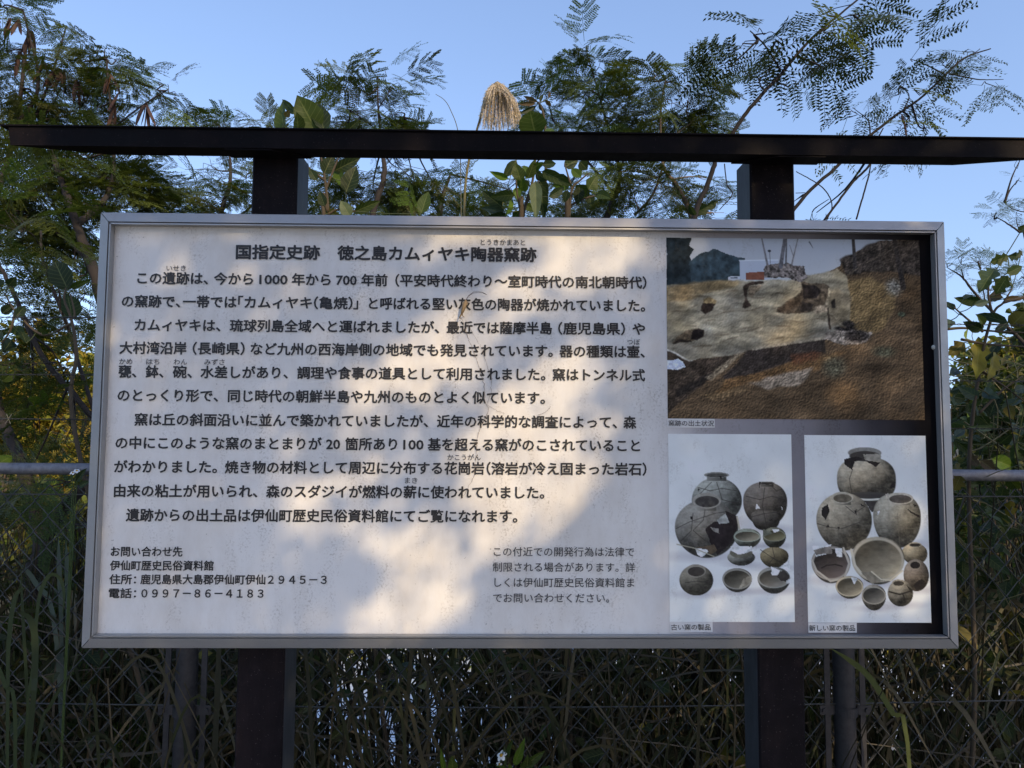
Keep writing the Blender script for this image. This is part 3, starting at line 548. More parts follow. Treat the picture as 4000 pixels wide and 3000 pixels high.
# cracks in the printed film, and a rivet on the dark margin
CRK = NT('crack').set(Roughness=.8); CRK.base(CRK.ramp(CRK.noise(200, 3), [(.3, (.16, .12, .09)), (.7, (.32, .26, .20))])); CRK = CRK.m
def crack(P, w, seed):
    r = rng(seed); Q = []
    for a, b in zip(P[:-1], P[1:]):
        n = 7
        for i in range(n):
            t = i / n; Q.append((a[0] + (b[0] - a[0]) * t + r.normal(0, 1.3), a[1] + (b[1] - a[1]) * t + r.normal(0, 1.3)))
    Q = np.array([at(x, y, YP - .0020) for x, y in Q]); m = MB(); ww = w * (.5 + r.random(len(Q)))
    T = nrm(np.gradient(Q, axis=0)); side = np.cross(T, (0, 1, 0)); m.ribbon(Q, ww, side); m.build('crack', CRK, panel)
f4 = lambda *P: [(1400 + x * KZ, 800 + y * KZ) for x, y in P]
crack(f4((745, 820), (780, 930), (805, 1000), (850, 1110), (872, 1190), (905, 1290), (912, 1420), (940, 1480), (880, 1600), (860, 1660)), .0008, 1)
crack(f4((770, 830), (830, 940), (880, 1020), (920, 1130), (958, 1250), (955, 1350), (925, 1440)), .0006, 2)
crack(f4((860, 1650), (850, 1770), (830, 1960), (780, 2060), (730, 2130)), .0006, 3)
crack(f4((925, 1440), (1000, 1480), (1060, 1510)), .0005, 4); crack(f4((1385, 1455), (1340, 1500), (1290, 1515)), .0008, 5)
c = at(3648, 1357, YP); m = MB(); th = np.linspace(0, np.pi / 2, 5)
P = [(0, 0, 0)]; m.tube([c + np.array([0, -.006 * math.sin(t), 0]) for t in th], [.0055 * math.cos(t) + .0004 for t in th], 10, (.6, .58, .5)); m.build('rivet', M_COL, panel, True)

# ---- the dried insect on the board
f1 = lambda x, y, h: at(1650 + x * 400 / 2212, 1100 + y * 400 / 2212, YP - h)
ins = thing('dead_insect', f1(890, 560, .006), 'small dried brown insect with long curved feelers stuck on the white panel text', 'insect')
BR = (.30, .21, .11)
m = MB(); m.tube([f1(940, 400, .010), f1(930, 450, .012), f1(905, 520, .013), f1(885, 590, .013), f1(860, 660, .011), f1(840, 720, .009)], [.0018, .0042, .0046, .004, .0032, .0012], 8, BR); m.build('body', M_COL, ins, True)
for P in ([(935, 420, .011), (1000, 300, .014), (1100, 225, .013), (1200, 205, .012), (1300, 230, .009), (1390, 280, .006)], [(925, 430, .011), (985, 320, .012), (1090, 250, .010), (1200, 230, .009), (1300, 245, .008), (1388, 282, .006)]):
    m = MB(); m.tube([f1(*p_) for p_ in P], .0005, 4, (.14, .10, .08)); m.build('feeler', M_COL, ins, True)
for P in ([(930, 470, .012), (975, 480, .008), (985, 430, .001)], [(900, 550, .012), (940, 545, .006), (930, 570, .001)], [(870, 650, .011), (835, 730, .006), (800, 790, .001)], [(860, 690, .01), (870, 740, .006), (905, 768, .001)], [(840, 700, .01), (800, 780, .012), (850, 810, .002)]):
    m = MB(); m.tube([f1(*p_) for p_ in P], [.0014, .001, .0006], 5, BR); m.build('leg', M_COL, ins, True)
# ------------------------------------------------------------------ ground and pond
def gz(x, y):
    x = np.asarray(x, float); y = np.asarray(y, float)
    t = np.clip((y - 1.3) / 2.4, 0, 1); t = t * t * (3 - 2 * t); u = np.clip((y - 6.0) / 4.0, 0, 1); u = u * u * (3 - 2 * u)
    v = np.clip((-1.5 - x) / 1.5, 0, 1); h = -1.25 * t * (1 - .75 * v) + 1.35 * u * (1 - .5 * v)
    return h + .05 * np.sin(x * 1.7 + y) * np.sin(y * 1.3)
k = NT('soil_and_litter'); nz = k.noise(9, 8, .75); n2 = k.noise(1.3, 4)
k.base(k.mix(n2, k.ramp(nz, [(.3, (.02, .017, .012)), (.55, (.055, .045, .028)), (.75, (.10, .085, .05))]), k.ramp(nz, [(.3, (.02, .025, .012)), (.7, (.07, .075, .03))])))
k.set(Roughness=.95); k.bump(nz, .8, .03)
gx = np.concatenate([np.linspace(-400, -12, 14), np.linspace(-11, 11, 67), np.linspace(12, 400, 14)]); gy = np.concatenate([np.linspace(-300, -12, 10), np.linspace(-11, 14, 76), np.linspace(15, 600, 14)])
GX, GY = np.meshgrid(gx, gy); i = np.arange(len(gy) - 1)[:, None] * len(gx) + np.arange(len(gx) - 1)[None]
m = MB(); m.add(np.stack([GX, GY, gz(GX, GY)], -1).reshape(-1, 3), np.stack([i, i + 1, i + 1 + len(gx), i + len(gx)], -1).reshape(-1, 4))
tag(m.build('ground', k.m, smooth=True), kind='structure')
k = NT('bounce_gravel'); nz = k.noise(60, 6, .8); k.base(k.ramp(nz, [(.3, (.20, .18, .15)), (.7, (.42, .39, .33))])).set(Roughness=.95); k.bump(nz, .6, .01)
m = MB(); xs = np.linspace(-14, 14, 57); ys = np.linspace(-9, -.75, 18); PX_, PY_ = np.meshgrid(xs, ys); i = np.arange(17)[:, None] * 57 + np.arange(56)[None]
m.add(np.stack([PX_, PY_, gz(PX_, PY_) + .05], -1).reshape(-1, 3), np.stack([i, i + 1, i + 58, i + 57], -1).reshape(-1, 4)); tag(m.build('added_bounce_ground', k.m, smooth=True), kind='structure')  # unseen pale ground, added to bounce warm sunlight onto the board
k = NT('sky_pale_pond_water'); nz = k.noise(7, 4); k.base(k.ramp(k.noise(.8, 3), [(.3, (.50, .56, .60)), (.7, (.62, .67, .70))])).set(Roughness=.12, IOR=1.33); k.bump(nz, .12, .02)  # pale base colour stands in for the bright sky mirrored on the water
m = MB(); m.add([(-7, 2.2, -1.02), (9, 2.2, -1.02), (9, 8.2, -1.02), (-7, 8.2, -1.02)], [(0, 1, 2, 3)])
tag(m.build('pond_water', k.m), kind='structure')

# ------------------------------------------------------------------ chain link fence
FY = .62
fence = thing('chain_link_fence', (0, FY, 0), 'grey galvanised chain link fence with pipe rail and barbed wire behind the board', 'fence')
ra, rb = at(0, 1830, FY), at(4000, 1858, FY); d = (rb - ra) / (rb[0] - ra[0])
rz = lambda x: ra[2] + (x - ra[0]) * d[2]
m = MB(); xs = np.linspace(-4.2, 4.2, 9); m.tube([(x, FY, rz(x)) for x in xs], .0172, 14); m.build('top_rail', M_GALV, fence, True)
def fpost(xt, xb, r=.030):
    P0 = at(xt, 2540, FY); P1 = at(xb, 2990, FY); cx = (P0[0] + P1[0]) / 2; o_r = r
    m = MB(); m.tube([(cx, FY, -.4), (cx, FY, rz(cx) - .0172)], r, 18, caps=False)
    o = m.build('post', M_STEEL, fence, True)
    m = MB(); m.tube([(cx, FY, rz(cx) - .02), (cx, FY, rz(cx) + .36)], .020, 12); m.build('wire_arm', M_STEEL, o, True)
    for s in (-1, 1):
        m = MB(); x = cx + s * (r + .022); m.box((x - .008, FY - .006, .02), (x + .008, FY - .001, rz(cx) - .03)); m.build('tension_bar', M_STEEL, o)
    zc = at(xb, 2770, FY)[2]
    for zz in (zc, .25, 1.25):
        m = MB(); th = np.linspace(math.pi * 1.04, math.pi * 1.96, 13)
        P = [(cx - r - .046, FY - .004, zz), (cx - r - .012, FY - .006, zz)] + [(cx + math.cos(t) * (r + .003), FY + math.sin(t) * (r + .003), zz) for t in th] + [(cx + r + .012, FY - .006, zz), (cx + r + .046, FY - .004, zz)]
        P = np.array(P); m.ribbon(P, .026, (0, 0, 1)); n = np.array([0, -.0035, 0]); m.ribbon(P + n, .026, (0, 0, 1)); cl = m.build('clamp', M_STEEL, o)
        for s in (-1, 1):
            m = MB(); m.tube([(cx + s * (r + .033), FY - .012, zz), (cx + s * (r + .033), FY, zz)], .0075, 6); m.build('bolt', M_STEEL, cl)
    return cx
fpost(738, 712); fpost(3298, 3300)
# the woven mesh: every wire zigzags between its neighbours
DW, DH = .080, .0905
m = MB(); z1 = 1.425; nk = int(z1 / (DH / 2)) + 1
for c in range(-105, 106):
    x0 = c * DW / 2; P = []
    for k_ in range(nk):
        s = 1 if (k_ + c) % 2 else -1; z = z1 - k_ * DH / 2
        P.append((x0 + s * DW / 4 * 1.03, FY + (.0022 if (k_ + c) % 2 else -.0022), z)); 
        if k_ < nk - 1: P.append((x0, FY, z - DH / 4))
    m.tube(P, .0018, 4, caps=False)
m.build('wire_mesh', M_WIRE, fence)
for zz, sag in ((at(2000, 2745, FY)[2], .012), (.30, .01), (1.40, .0)):
    m = MB(); xs = np.linspace(-4.2, 4.2, 43); m.tube([(x, FY - .004, zz + (x * .002) - sag * math.cos(x * 1.3)) for x in xs], .0021, 5); m.build('tension_wire', M_WIRE, fence)
r = rng(5)
for py in (1258, 1478, 1656):
    zz = at(2000, py, FY)[2]; m = MB(); xs = np.arange(-4.2, 4.2, .012)
    for ph in (0, math.pi): m.tube([(x, FY - .02 + .002 * math.sin(x * 160 + ph), zz + .006 * math.sin(x * 1.1 + py) + .002 * math.cos(x * 160 + ph)) for x in xs], .0012, 3, caps=False)
    for x in np.arange(-4.1, 4.1, .13):
        b = r.uniform(0, .03); c = np.array([x + b, FY - .02, zz + .006 * math.sin((x + b) * 1.1 + py)])
        for q in range(2):
            dv = nrm(r.normal(0, 1, 3)) * .016; m.tube([c - dv, c + dv], .001, 3)
    m.build('barbed_wire', M_WIRE, fence)
# ------------------------------------------------------------------ leaf templates
def bipinnate(seed, npin=7, nlf=12, full=1.0, lw=.0074, ll=.0155, plen=.085, L=.17):
    r = rng(seed); V = []; F = []; sh = []
    def quad(a, b, w, s):
        a = np.array(a); b = np.array(b); d = nrm(b - a); side = np.array([-d[1], d[0], 0]); mid = a * .62 + b * .38; k = len(V)
        V.extend([a, mid + side * w / 2, b, mid - side * w / 2]); F.append((k, k + 1, k + 2, k + 3)); sh.extend([s] * 4)
    def strip(P, w):
        for a, b in zip(P[:-1], P[1:]):
            a = np.array(a); b = np.array(b); d = nrm(b - a); side = np.array([-d[1], d[0], 0]) * w / 2; k = len(V)
            V.extend([a - side, a + side, b + side, b - side]); F.append((k, k + 1, k + 2, k + 3)); sh.extend([.8] * 4)
    curve = r.uniform(-.5, .1)
    rach = lambda t: np.array([r0 * t * t * .02, L * t, curve * .10 * t * t])
    r0 = r.normal()
    strip([rach(t) for t in np.linspace(0, 1, 6)], .0024)
    for i in range(npin):
        t = .28 + .72 * i / (npin - 1)
        for s in (-1, 1):
            if r.random() > .97 * full: continue
            b = rach(t); ang = math.radians(r.uniform(48, 66) - 12 * t) ; pl = plen * (.75 + .5 * math.sin(math.pi * (.15 + .7 * t))) * r.uniform(.85, 1.1)
            dr = np.array([s * math.sin(ang), math.cos(ang), 0]); fold = r.uniform(-.45, .15); droop = r.uniform(.1, .5)
            pin = lambda u: b + dr * pl * u + np.array([0, 0, (fold * u - droop * u * u) * pl * .5])
            strip([pin(u) for u in (0, .5, 1)], .0017 if ll > .018 else .0012)
            for j in range(nlf):
                u = .10 + .90 * j / (nlf - 1); c = pin(u); l = ll * (1 - .35 * abs(u - .45)) 
                for q in (-1, 1):
                    if r.random() > full: continue
                    a2 = math.atan2(dr[0], dr[1]) + q * math.radians(r.uniform(58, 74))
                    dv = np.array([math.sin(a2), math.cos(a2), r.normal(0, .16) - .10]) * l * r.uniform(.85, 1.1)
                    quad(c, c + dv, lw * r.uniform(.85, 1.15), r.uniform(.8, 1.2))
    V = np.array(V); return V, np.array(F), np.zeros((len(V), 3)), np.array(sh)
FEATHER = [bipinnate(s, 5 + s % 3, 11 + s % 3) for s in range(6)]
FEATHER_BIG = [bipinnate(40 + s, 4 + s % 2, 9 + s % 3, .98, .0088, .026, .115, .15) for s in range(5)]
FEATHER_THIN = [bipinnate(20 + s, 5 + s % 2, 9, .8, .0080, .022, .10) for s in range(4)]
FEATHER_FAR = [bipinnate(30 + s, 5, 7, .95, .0085, .016) for s in range(4)]
def broad(kind='ovate', seed=0, nu=4, nv=9):
    r = rng(seed); v = np.linspace(0, 1, nv)
    if kind == 'ovate': w = np.sin(np.pi * v ** .72) ** .85 * (1 - .12 * v)
    elif kind == 'round': w = np.sin(np.pi * np.clip(v, 0, 1) ** .95) ** .55
    elif kind == 'lance': w = np.sin(np.pi * v ** .8)
    elif kind == 'lobed': w = np.sin(np.pi * v ** .8) ** .6 * (1 + .34 * np.sin(v * 17 + seed)) * .9
    w[0] = .02; w[-1] = .01
    u = np.linspace(-1, 1, 2 * nu + 1); V = []; U = []
    for j in range(nv):
        for uu in u:
            e = 1 + (.05 * math.sin(j * 2.3 + seed) if abs(uu) == 1 else 0)
            V.append((uu * w[j] * .5 * e, v[j], .16 * abs(uu) * w[j] - .22 * (v[j] - .3) ** 2 + .025 * math.sin(j * 1.9 + 2 * uu + seed)))
            U.append((uu, v[j], 0))
    n = len(u); F = [(j * n + i, j * n + i + 1, (j + 1) * n + i + 1, (j + 1) * n + i) for j in range(nv - 1) for i in range(n - 1)]
    V = np.array(V); return V, np.array(F), np.array(U), np.ones(len(V))
BROAD = {k: [broad(k, s) for s in range(3)] for k in ('ovate', 'round', 'lance', 'lobed')}
LOW = [broad(k, 7, 1, 4) for k in ('ovate', 'lance', 'round')]

def frames(D, up, roll):
    """rows: x across, y along the leaf, z normal"""
    D = nrm(D); X = nrm(np.cross(D, up)); Z = np.cross(X, D)
    c, s = np.cos(roll)[:, None], np.sin(roll)[:, None]; X2 = X * c + Z * s; Z2 = np.cross(X2, D)
    return np.stack([X2, D, Z2], 1)
def spline(P, n=14):
    P = np.asarray(P, float)
    if len(P) < 3: return np.array([P[0] + (P[-1] - P[0]) * t for t in np.linspace(0, 1, n)])
    Q = np.vstack([2 * P[0] - P[1], P, 2 * P[-1] - P[-2]]); out = []
    m = len(P) - 1; per = max(3, n // m)
    for i in range(m):
        a, b, c, d = Q[i:i + 4]
        for t in np.linspace(0, 1, per, endpoint=False):
            out.append(.5 * ((2 * b) + (c - a) * t + (2 * a - 5 * b + 4 * c - d) * t * t + (3 * b - a - 3 * c + d) * t ** 3))
    out.append(P[-1]); return np.array(out)

GREEN = np.array([.060, .084, .016]); DEEP = np.array([.032, .048, .013]); YGREEN = np.array([.105, .13, .022]); YELLOW = np.array([.30, .22, .02])
def feather_tree(name, label, base, stems, clusters, seed, lib=FEATHER, col=GREEN, pods=(), size=1.0, barkc=(.024, .019, .016), group='feathery leaved trees behind the fence', droop=.35, more=.95):
    """stems: lists of (px, py, Y, radius); clusters: (px, py, Y, rx, ry, leaves) in photograph pixels at their own depth"""
    r = rng(seed); b3 = np.array(base, float); b3[2] = float(gz(b3[0], b3[1])) - .1
    root = thing(name, tuple(b3), label, 'tree', group)
    tr = MB(); nodes = []; pd = {}
    for k, st in enumerate(stems):
        P = [at(x, y, Y) for x, y, Y, _ in st]; R = [q[3] for q in st]
        if k == 0: P = [b3] + P; R = [R[0] * 1.25] + R
        S = spline(P, 8 * len(P)); rr = np.interp(np.linspace(0, 1, len(S)), np.linspace(0, 1, len(R)), R); S = S + r.normal(0, 1, S.shape) * (rr * .12)[:, None]
        tr.tube(S, rr, 7, barkc); nodes.append(S)
    N = np.vstack(nodes)
    cr = MB()
    for (cx, cy, Y, rx, ry, n) in clusters:
        n = int(round(n * more))
        u = r.normal(0, .55, (n, 3)); u = u / np.maximum(1, np.linalg.norm(u, axis=1) / 1.0)[:, None]
        dep = Y + 1.43; Pm = np.array([at(cx + a * rx, cy + b * ry, Y + c * rx * dep / FPX * .9) for a, b, c in u])
        C = at(cx, cy, Y)
        nb = N[np.argmin(np.linalg.norm(N - C, axis=1))]; 
        hub = C + (nb - C) * .25
        if np.linalg.norm(nb - C) > .03:
            S = spline([nb, (nb + C) / 2 + r.normal(0, .02, 3), C], 8); tr.tube(S, np.linspace(.006 * (dep / 3.5), .002, len(S)), 5, barkc, caps=False)
        for p_ in Pm[:max(2, n // 2)]:
            tr.tube(spline([hub, (hub + p_) / 2 + r.normal(0, .015, 3), p_], 5), .0016, 3, barkc, caps=False)
        D = nrm(Pm - hub) * .8 + r.normal(0, .5, (n, 3)); D[:, 2] = D[:, 2] * .55 + .12; D = nrm(D); D[:, 2] -= droop * 1.5 * r.random(n); D = nrm(D)
        Rm = frames(D, np.array([0, 0, 1.]) + r.normal(0, .2, (n, 3)), r.normal(0, .45, n)); sz = size * r.uniform(.75, 1.2, n)
        cc = col * r.uniform(.65, 1.35, (n, 1)) * (1 + r.normal(0, .10, (n, 3)))
        yy = r.random(n) < .12; cc[yy] = YGREEN * r.uniform(.7, 1.1, (yy.sum(), 1))
        w = r.integers(0, len(lib), n)
        for q in range(len(lib)):
            s = w == q
            if s.any(): cr.inst(lib[q], Rm[s], Pm[s], sz[s], cc[s])
    tr.build('trunk', M_BARK, root, True); cr.build('crown', M_LEAFLET, root)
    for (px, py, Y, n, ln) in pods:
        c = at(px, py, Y); m = MB()
        for q in range(n):
            a = r.uniform(-.55, .55); b = r.uniform(-.4, .4); d = nrm(np.array([math.sin(a), b, -math.cos(a)])); l = ln * r.uniform(.75, 1.1)
            P = np.array([c + d * l * t + np.array([0, 0, -.02 * t * t]) + np.array([.004 * math.sin(3 * t + q), 0, 0]) for t in np.linspace(0, 1, 8)])
            wv = np.array([.002, .010, .0155, .016, .0165, .016, .012, .002]); g = r.uniform(.6, 1.3); base_c = np.array((.060, .034, .027)) if r.random() < .78 else np.array((.16, .075, .03))
            side = nrm(np.cross(d, nrm(r.normal(0, 1, 3) + np.array([0, 1.5, 0])))); m.ribbon(P, wv, side, base_c * g); m.ribbon(P + np.array([0, -.0015, 0]), wv * .9, side, base_c * g * .9)
        m.build('seed_pods', M_COL, root)
    return root

feather_tree('feathery_tree', 'dense dark feathery tree with brown seed pods at the left above the beam end', (-1.75, 1.6, 0),
  [[(140, 2390, 1.25, .030), (165, 2110, 1.25, .031), (70, 1780, 1.3, .022), (-30, 1560, 1.4, .016)], [(165, 2110, 1.25, .03), (250, 1990, 1.25, .022), (340, 1890, 1.25, .018), (460, 1800, 1.3, .012)],
   [(-10, 1600, 1.4, .02), (-60, 1000, 1.6, .016), (60, 500, 2.0, .012), (110, 120, 2.1, .006)], [(60, 500, 2.0, .011), (150, 330, 2.0, .008), (90, 40, 2.0, .004)], [(40, 560, 2.0, .01), (140, 450, 2.05, .008), (215, 250, 2.1, .005), (260, 100, 2.1, .003)]],
  [(10, 30, 2.0, 90, 70, 26), (20, 200, 2.1, 110, 90, 26), (110, 260, 2.1, 110, 70, 18), (60, 380, 2.1, 130, 90, 34), (230, 240, 2.15, 90, 45, 10), (170, 420, 2.2, 130, 80, 26), (20, 520, 2.0, 130, 80, 30),
   (60, 690, 1.9, 130, 120, 58), (120, 830, 1.8, 160, 120, 60), (30, 960, 1.7, 100, 100, 34), (60, 1200, 1.7, 100, 110, 26), (60, 1420, 1.6, 120, 110, 16)], 11, more=.72,
  pods=[(75, 75, 2.0, 4, .10), (40, 70, 2.0, 3, .10), (125, 120, 2.1, 6, .13), (75, 200, 2.1, 4, .12), (170, 240, 2.1, 3, .13)])
feather_tree('feathery_tree', 'feathery tree with hanging pods between the first tree and the left post', (-1.2, 1.9, 0),
  [[(480, 2300, 1.5, .026), (450, 1500, 1.5, .026), (375, 1090, 1.5, .022), (300, 880, 1.55, .018), (245, 720, 1.6, .014), (190, 560, 1.8, .010), (160, 470, 2.0, .008)], [(300, 880, 1.55, .017), (420, 760, 1.7, .012), (445, 590, 1.9, .008), (415, 230, 1.95, .004)], [(380, 1060, 1.5, .016), (290, 960, 1.6, .010), (220, 910, 1.6, .006)], [(440, 500, 1.9, .004), (560, 410, 1.75, .0035), (655, 350, 1.7, .0025)]],
  [(240, 330, 2.1, 100, 60, 14), (330, 240, 2.1, 70, 40, 8), (300, 440, 2.1, 130, 70, 26), (410, 190, 1.95, 45, 30, 5), (455, 235, 1.95, 70, 50, 9), (480, 320, 1.9, 60, 40, 5), (390, 420, 2.0, 60, 60, 9), (660, 370, 1.7, 35, 45, 6), (640, 330, 1.7, 50, 25, 4),
   (230, 690, 1.8, 150, 100, 46), (400, 700, 1.9, 150, 90, 44), (330, 620, 1.9, 150, 50, 24), (300, 830, 1.7, 120, 80, 30), (300, 1000, 1.7, 90, 90, 22), (330, 1250, 1.7, 60, 120, 18)], 12, more=.8,
  pods=[(100 + 130, 265, 2.1, 5, .12), (300, 310, 2.0, 4, .12), (430, 290, 1.95, 5, .10), (465, 360, 1.9, 1, .13), (570, 400, 1.75, 5, .14), (630, 355, 1.7, 1, .10), (445, 400, 1.9, 2, .12), (250, 280, 2.1, 3, .11)])
feather_tree('feathery_tree', 'sparse slim stemmed tree with loose leaves left of the board', (-1.0, 1.35, 0),
  [[(560, 2300, 1.1, .015), (470, 1800, 1.1, .013), (345, 1610, 1.1, .0105), (165, 1390, 1.1, .009), (60, 1160, 1.15, .008), (0, 1040, 1.2, .007), (-120, 800, 1.2, .008)], [(380, 1640, 1.1, .007), (300, 1400, 1.15, .007), (270, 1290, 1.15, .007), (215, 1150, 1.2, .006), (165, 1010, 1.25, .005), (160, 900, 1.3, .004)]],
  [(170, 1060, 1.0, 110, 80, 14), (330, 1020, 1.2, 60, 80, 10), (60, 880, 1.1, 110, 90, 14), (300, 1180, 1.0, 70, 70, 9), (90, 1420, 1.0, 110, 90, 12), (290, 1560, .9, 80, 70, 9), (200, 1900, .95, 110, 70, 10), (130, 1300, 1.5, 140, 90, 20), (260, 1480, 1.5, 110, 100, 26), (100, 1620, 1.5, 130, 110, 28), (280, 1700, 1.4, 80, 100, 20), (90, 1900, 1.5, 120, 90, 22), (290, 2050, 1.2, 80, 90, 14), (60, 2250, 1.3, 110, 100, 18), (310, 2350, 1.2, 70, 90, 12), (200, 2550, 1.2, 150, 100, 18), (520, 2700, 1.1, 130, 120, 14), (560, 2900, 1.0, 120, 90, 10)], 13, lib=FEATHER, more=.6)
feather_tree('feathery_tree', 'leafy feathery tree filling the gap under the beam left of the left post', (-.55, 2.7, 0),
  [[(760, 2300, 2.3, .030), (800, 1200, 2.4, .026), (860, 850, 2.4, .014), (900, 700, 2.5, .010), (890, 560, 2.6, .005)], [(800, 1000, 2.4, .012), (640, 840, 2.2, .009), (560, 700, 2.2, .006)], [(860, 900, 2.4, .008), (1000, 780, 2.5, .006), (990, 640, 2.6, .004)]],
  [(560, 690, 2.2, 130, 70, 26), (600, 790, 2.2, 140, 60, 28), (760, 760, 2.3, 130, 70, 28), (830, 660, 2.5, 110, 50, 15), (900, 790, 2.5, 110, 60, 22), (960, 700, 2.6, 70, 70, 12), (840, 470, 2.8, 70, 22, 7), (960, 500, 2.8, 90, 20, 9), (1060, 490, 2.7, 50, 20, 5)], 14, lib=FEATHER, size=1.0)
feather_tree('feathery_tree', 'young feathery tree pointing up above the beam right of the left post', (-.25, 2.5, 0),
  [[(1420, 2300, 2.0, .026), (1440, 1100, 2.0, .022), (1455, 840, 2.0, .016), (1500, 690, 2.0, .014), (1490, 560, 2.05, .008), (1478, 430, 2.1, .005), (1475, 300, 2.1, .003)], [(1490, 520, 2.05, .004), (1580, 460, 2.1, .002)], [(1490, 520, 2.05, .004), (1370, 430, 2.1, .002)], [(1480, 420, 2.1, .003), (1540, 330, 2.1, .002)]],
  [(1480, 300, 2.1, 75, 40, 8), (1400, 340, 2.1, 70, 50, 8), (1540, 330, 2.1, 60, 50, 7), (1400, 430, 2.1, 110, 50, 14), (1550, 440, 2.1, 100, 50, 12), (1480, 490, 2.2, 150, 30, 14), (1620, 490, 2.3, 90, 20, 7), (1300, 480, 2.3, 60, 30, 6),
   (1330, 700, 2.3, 120, 70, 20), (1450, 760, 2.4, 150, 70, 30), (1620, 720, 2.5, 140, 70, 26), (1740, 790, 2.5, 120, 60, 20), (1560, 660, 2.3, 120, 40, 14)], 15)
feather_tree('feathery_tree', 'bright tipped feathery tree above the beam right of the grass plume', (.35, 2.7, 0),
  [[(2300, 2300, 2.2, .030), (2330, 1100, 2.2, .026), (2380, 820, 2.2, .016), (2420, 680, 2.25, .011), (2370, 480, 2.3, .007), (2300, 230, 2.3, .003)], [(2400, 760, 2.2, .008), (2240, 560, 2.4, .005), (2160, 470, 2.4, .003)], [(2420, 680, 2.25, .007), (2480, 450, 2.2, .004)]],
  [(2290, 185, 2.3, 45, 40, 6), (2240, 260, 2.3, 80, 35, 10), (2330, 280, 2.3, 70, 45, 9), (2280, 380, 2.3, 110, 50, 16), (2380, 400, 2.3, 80, 60, 13), (2230, 460, 2.5, 120, 45, 17), (2360, 490, 2.4, 130, 35, 15), (2150, 420, 2.5, 50, 70, 8), (2340, 720, 2.4, 110, 70, 16), (2240, 790, 2.6, 90, 50, 10), (2050, 700, 2.7, 110, 60, 8), (1960, 760, 2.7, 90, 60, 8)], 16, col=np.array([.055, .088, .022]))
feather_tree('feathery_tree', 'dark feathery tree with a pale leaning stem left of the right post', (.75, 2.3, 0),
  [[(2790, 2300, 1.9, .022), (2740, 1100, 1.9, .020), (2700, 850, 1.9, .013), (2640, 720, 1.9, .011), (2590, 640, 1.95, .008), (2580, 440, 1.95, .005), (2600, 310, 1.95, .003)], [(2480, 840, 2.2, .008), (2550, 760, 2.1, .007), (2600, 620, 2.0, .006)], [(2590, 560, 1.95, .004), (2700, 480, 2.0, .003)]],
  [(2560, 290, 1.95, 90, 35, 8), (2650, 330, 1.95, 90, 45, 9), (2600, 390, 1.95, 110, 50, 15), (2690, 380, 1.95, 70, 60, 8), (2500, 450, 2.1, 110, 50, 14), (2620, 480, 2.1, 140, 40, 20), (2780, 490, 2.4, 70, 30, 9), (2540, 690, 2.0, 130, 60, 24), (2640, 740, 2.0, 90, 70, 16), (2480, 780, 2.2, 120, 60, 16), (2760, 690, 2.0, 50, 60, 6), (2790, 840, 2.0, 70, 25, 6)], 17, barkc=(.13, .10, .075))
feather_tree('feathery_tree', 'tall leaning branch with large feathery leaves at the top right', (1.0, 1.5, 0),
  [[(2650, 2300, .95, .020), (2680, 1100, .95, .018), (2712, 850, .95, .010), (2765, 720, .95, .009), (2800, 620, .95, .0085), (2855, 530, .95, .0078), (2940, 410, .95, .007), (3050, 290, .95, .006), (3170, 150, .95, .005), (3300, 40, .95, .0035), (3420, -60, .95, .003)], [(3050, 275, .95, .004), (2990, 180, .95, .003), (2930, 120, .95, .002)], [(3170, 150, .95, .003), (3320, 60, .95, .002), (3500, 90, .95, .0015)]],
  [(2900, 170, .95, 90, 45, 5), (2850, 260, .95, 70, 60, 5), (2990, 130, .95, 110, 50, 7), (3060, 180, .95, 120, 70, 9), (2960, 300, .95, 90, 50, 5), (3180, 170, .95, 120, 60, 8), (3260, 130, .95, 120, 60, 7), (3190, 290, .95, 110, 50, 5), (3080, 340, .95, 90, 25, 3), (3340, 130, .95, 90, 40, 4), (3250, 30, .95, 140, 40, 7), (3480, 40, .95, 90, 40, 4), (3330, -30, .95, 160, 50, 8)], 18, lib=FEATHER_BIG, col=DEEP, size=.9, barkc=(.010, .008, .008), group=None, more=.30)
